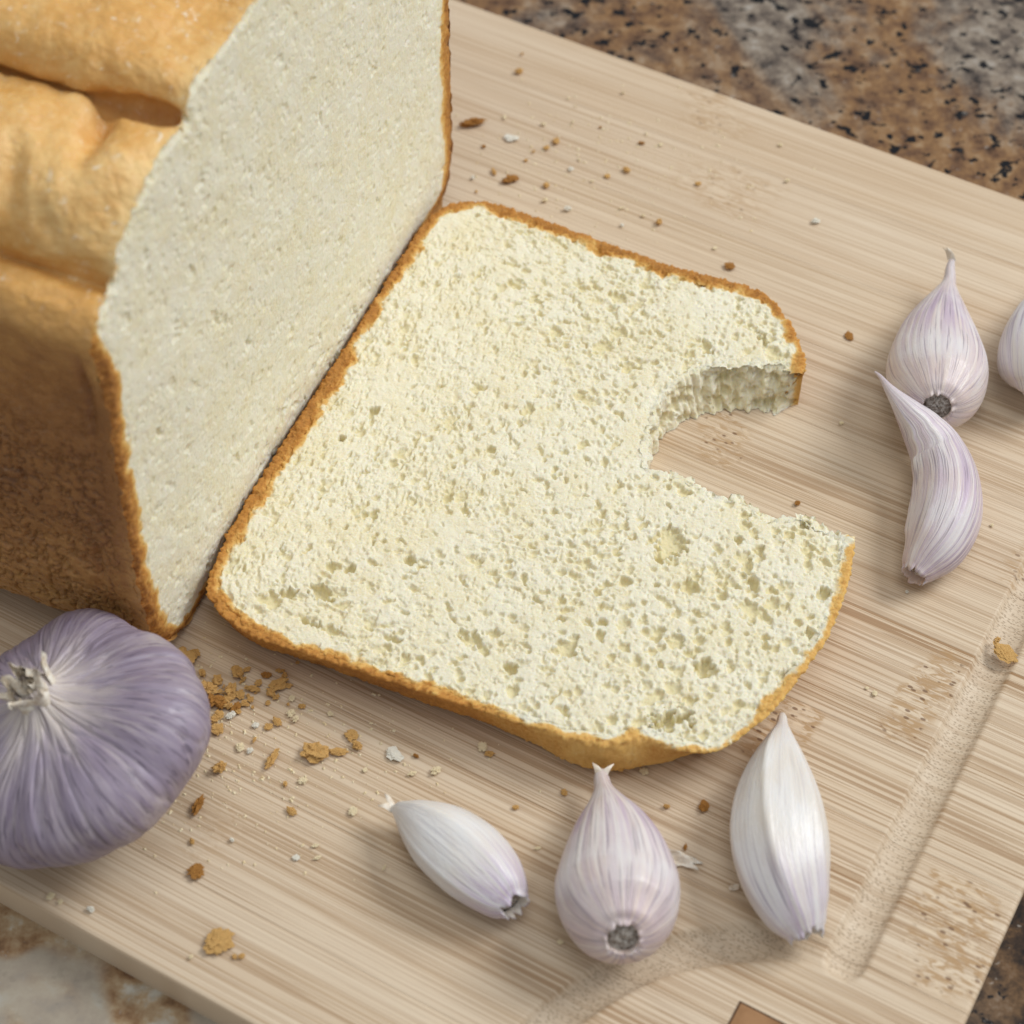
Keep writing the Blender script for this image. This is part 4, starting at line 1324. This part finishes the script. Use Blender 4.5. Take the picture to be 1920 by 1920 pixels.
front = [(433, 1342, 20, 'w'), (547, 1310, 15, 'p'), (519, 1352, 24, 'g'), (504, 1362, 17, 'g'), (546, 1336, 20, 'p'), (554, 1349, 16, 'p'), (619, 1338, 14, 'p'), (658, 1377, 26, 'g'), (669, 1398, 24, 'g'),
         (568, 1463, 20, 'p'), (535, 1470, 13, 'g'), (450, 1400, 20, 'p'), (469, 1408, 14, 'w'), (546, 1520, 24, 'g'), (662, 1521, 20, 'p'), (684, 1444, 12, 'p'), (591, 1585, 16, 'p'), (477, 1387, 14, 'g'), (479, 1360, 14, 'w'),
         (453, 1793, 12, 'g'), (95, 1680, 17, 'p'), (113, 1691, 11, 'p'), (170, 1705, 15, 'w'), (780, 1418, 13, 'a'), (773, 1450, 19, 'p'), (817, 1445, 22, 'p'), (905, 1400, 22, 'p'), (918, 1413, 20, 'g'),
         (967, 1514, 12, 'g'), (1058, 1486, 14, 'g'), (1008, 1590, 14, 'p'), (720, 1627, 13, 'p'), (1050, 1766, 12, 'p'), (1250, 1513, 13, 'g'), (1208, 1446, 20, 'p'), (1285, 1588, 15, 'a'), (440, 1794, 10, 'g'), (358, 1795, 10, 'p'), (360, 1578, 14, 'g'), (555, 1608, 14, 'w'), (595, 1608, 16, 'p'), (435, 1576, 10, 'w')]
for (x, y, s, k) in front:
    crumb(x, y, s, k, 'small bread crumb scattered on the front part of the board', 'small crumbs in front of the slice')
back = [(979, 102, 9, 'g'), (1019, 233, 15, 'p'), (1126, 239, 9, 'a'), (1073, 230, 9, 'p'), (1079, 199, 10, 'p'), (1066, 184, 12, 'p'), (1203, 268, 17, 'a'), (1212, 250, 11, 'p'), (1239, 271, 12, 'p'), (986, 301, 10, 'g'),
        (907, 275, 11, 'a'), (1024, 348, 18, 'g'), (1070, 317, 15, 'w'), (1086, 299, 14, 'p'), (1139, 330, 15, 'g'), (1175, 318, 22, 'g'), (1022, 376, 16, 'p'), (1064, 392, 18, 'w'), (1165, 390, 16, 'p'), (1206, 405, 11, 'p'), (1236, 417, 20, 'g'),
        (1309, 344, 15, 'g'), (1476, 339, 14, 'p'), (1340, 465, 13, 'p'), (887, 334, 12, 'w'), (893, 359, 10, 'g'), (1168, 175, 10, 'p'), (1463, 272, 12, 'p'), (1166, 423, 11, 'w'), (946, 219, 18, 'p'), (1530, 415, 20, 'w'), (1578, 793, 12, 'p'), (1110, 340, 10, 'p'), (1000, 285, 9, 'g')]
for (x, y, s, k) in back:
    crumb(x, y, s, k, 'tiny bread crumb on the board behind the slice', 'tiny crumbs behind the slice')
right = [(1640, 1300, 13, 'p'), (1870, 1200, 16, 'g'), (1700, 1110, 8, 'w'), (1860, 985, 10, 'p'), (1625, 1290, 9, 'p')]
for (x, y, s, k) in right:
    crumb(x, y, s, k, 'tiny crumb on the board near the crescent clove and right groove', 'tiny crumbs on the right of the board')

# dust too fine to count
dv, dq = [], []
for i in range(900):
    if rng.random() < 0.6:
        x, y = rng.normal(480, 190), rng.normal(1400, 110)
    else:
        x, y = rng.normal(1120, 160), rng.normal(310, 70)
    p = at(x, y)
    bxy = np.array([p[:2] @ BX, p[:2] @ BY])
    if not (X0 + .002 < bxy[0] < X1 - .002 and Y0 + .002 < bxy[1] < Y1 - .002):
        continue
    s_ = 0.00008 + 0.00022 * rng.random() ** 2
    a = rng.uniform(0, 6.28)
    c_ = np.array([p[0], p[1], 0.00005])
    e1 = np.array([math.cos(a), math.sin(a), 0]) * s_ * rng.uniform(1, 2)
    e2 = np.array([-math.sin(a), math.cos(a), 0]) * s_
    b0 = len(dv)
    dv += [c_ - e1 - e2, c_ + e1 - e2, c_ + e1 + e2, c_ - e1 + e2, c_ + np.array([0, 0, s_ * 1.2])]
    dq += [(b0, b0 + 1, b0 + 4), (b0 + 1, b0 + 2, b0 + 4), (b0 + 2, b0 + 3, b0 + 4), (b0 + 3, b0, b0 + 4)]
dust = link('crumb_dust', make_mesh('crumb_dust', np.array(dv), np.array(dq), smooth=False), CRUMB_PALE)
dust['kind'] = 'stuff'
tag(dust, 'fine pale crumb dust sprinkled over the cutting board', 'crumb dust')


# papery bits of garlic skin
def paper(x, y, lx, ly, ang, label, seed, name='garlic_skin_flake'):
    p = at(x, y)
    nx_, ny_ = 12, 8
    A, B = np.meshgrid(np.linspace(-1, 1, nx_), np.linspace(-1, 1, ny_))
    rg = 1 + 0.35 * vnoise(A * 2.3, B * 2.3, seed=seed)
    hx, hy = A * lx / 8700 * rg, B * ly / 8700 * rg * (1 - 0.5 * A * A * 0.6)
    hz = 0.0004 + 0.0022 * (0.5 + 0.5 * vnoise(A * 1.4 + 3, B * 1.4, seed=seed + 4)) * (lx / 30)
    c, s = math.cos(math.radians(ang)), math.sin(math.radians(ang))
    V = np.stack([hx * c - hy * s, hx * s + hy * c, hz], -1).reshape(-1, 3)
    o = link(name, make_mesh(name, V, grid_quads(ny_, nx_)), PAPER, None, (p[0], p[1], 0))
    so = o.modifiers.new('thickness', 'SOLIDIFY')
    so.thickness = 0.00012
    tag(o, label, 'garlic skin')
    return o


paper(1278, 1617, 27, 11, -22, 'torn papery garlic skin flake beside the pinkish striped clove', 5)
paper(1376, 1667, 9, 6, 10, 'tiny white skin fragment against the left side of the long clove', 9)
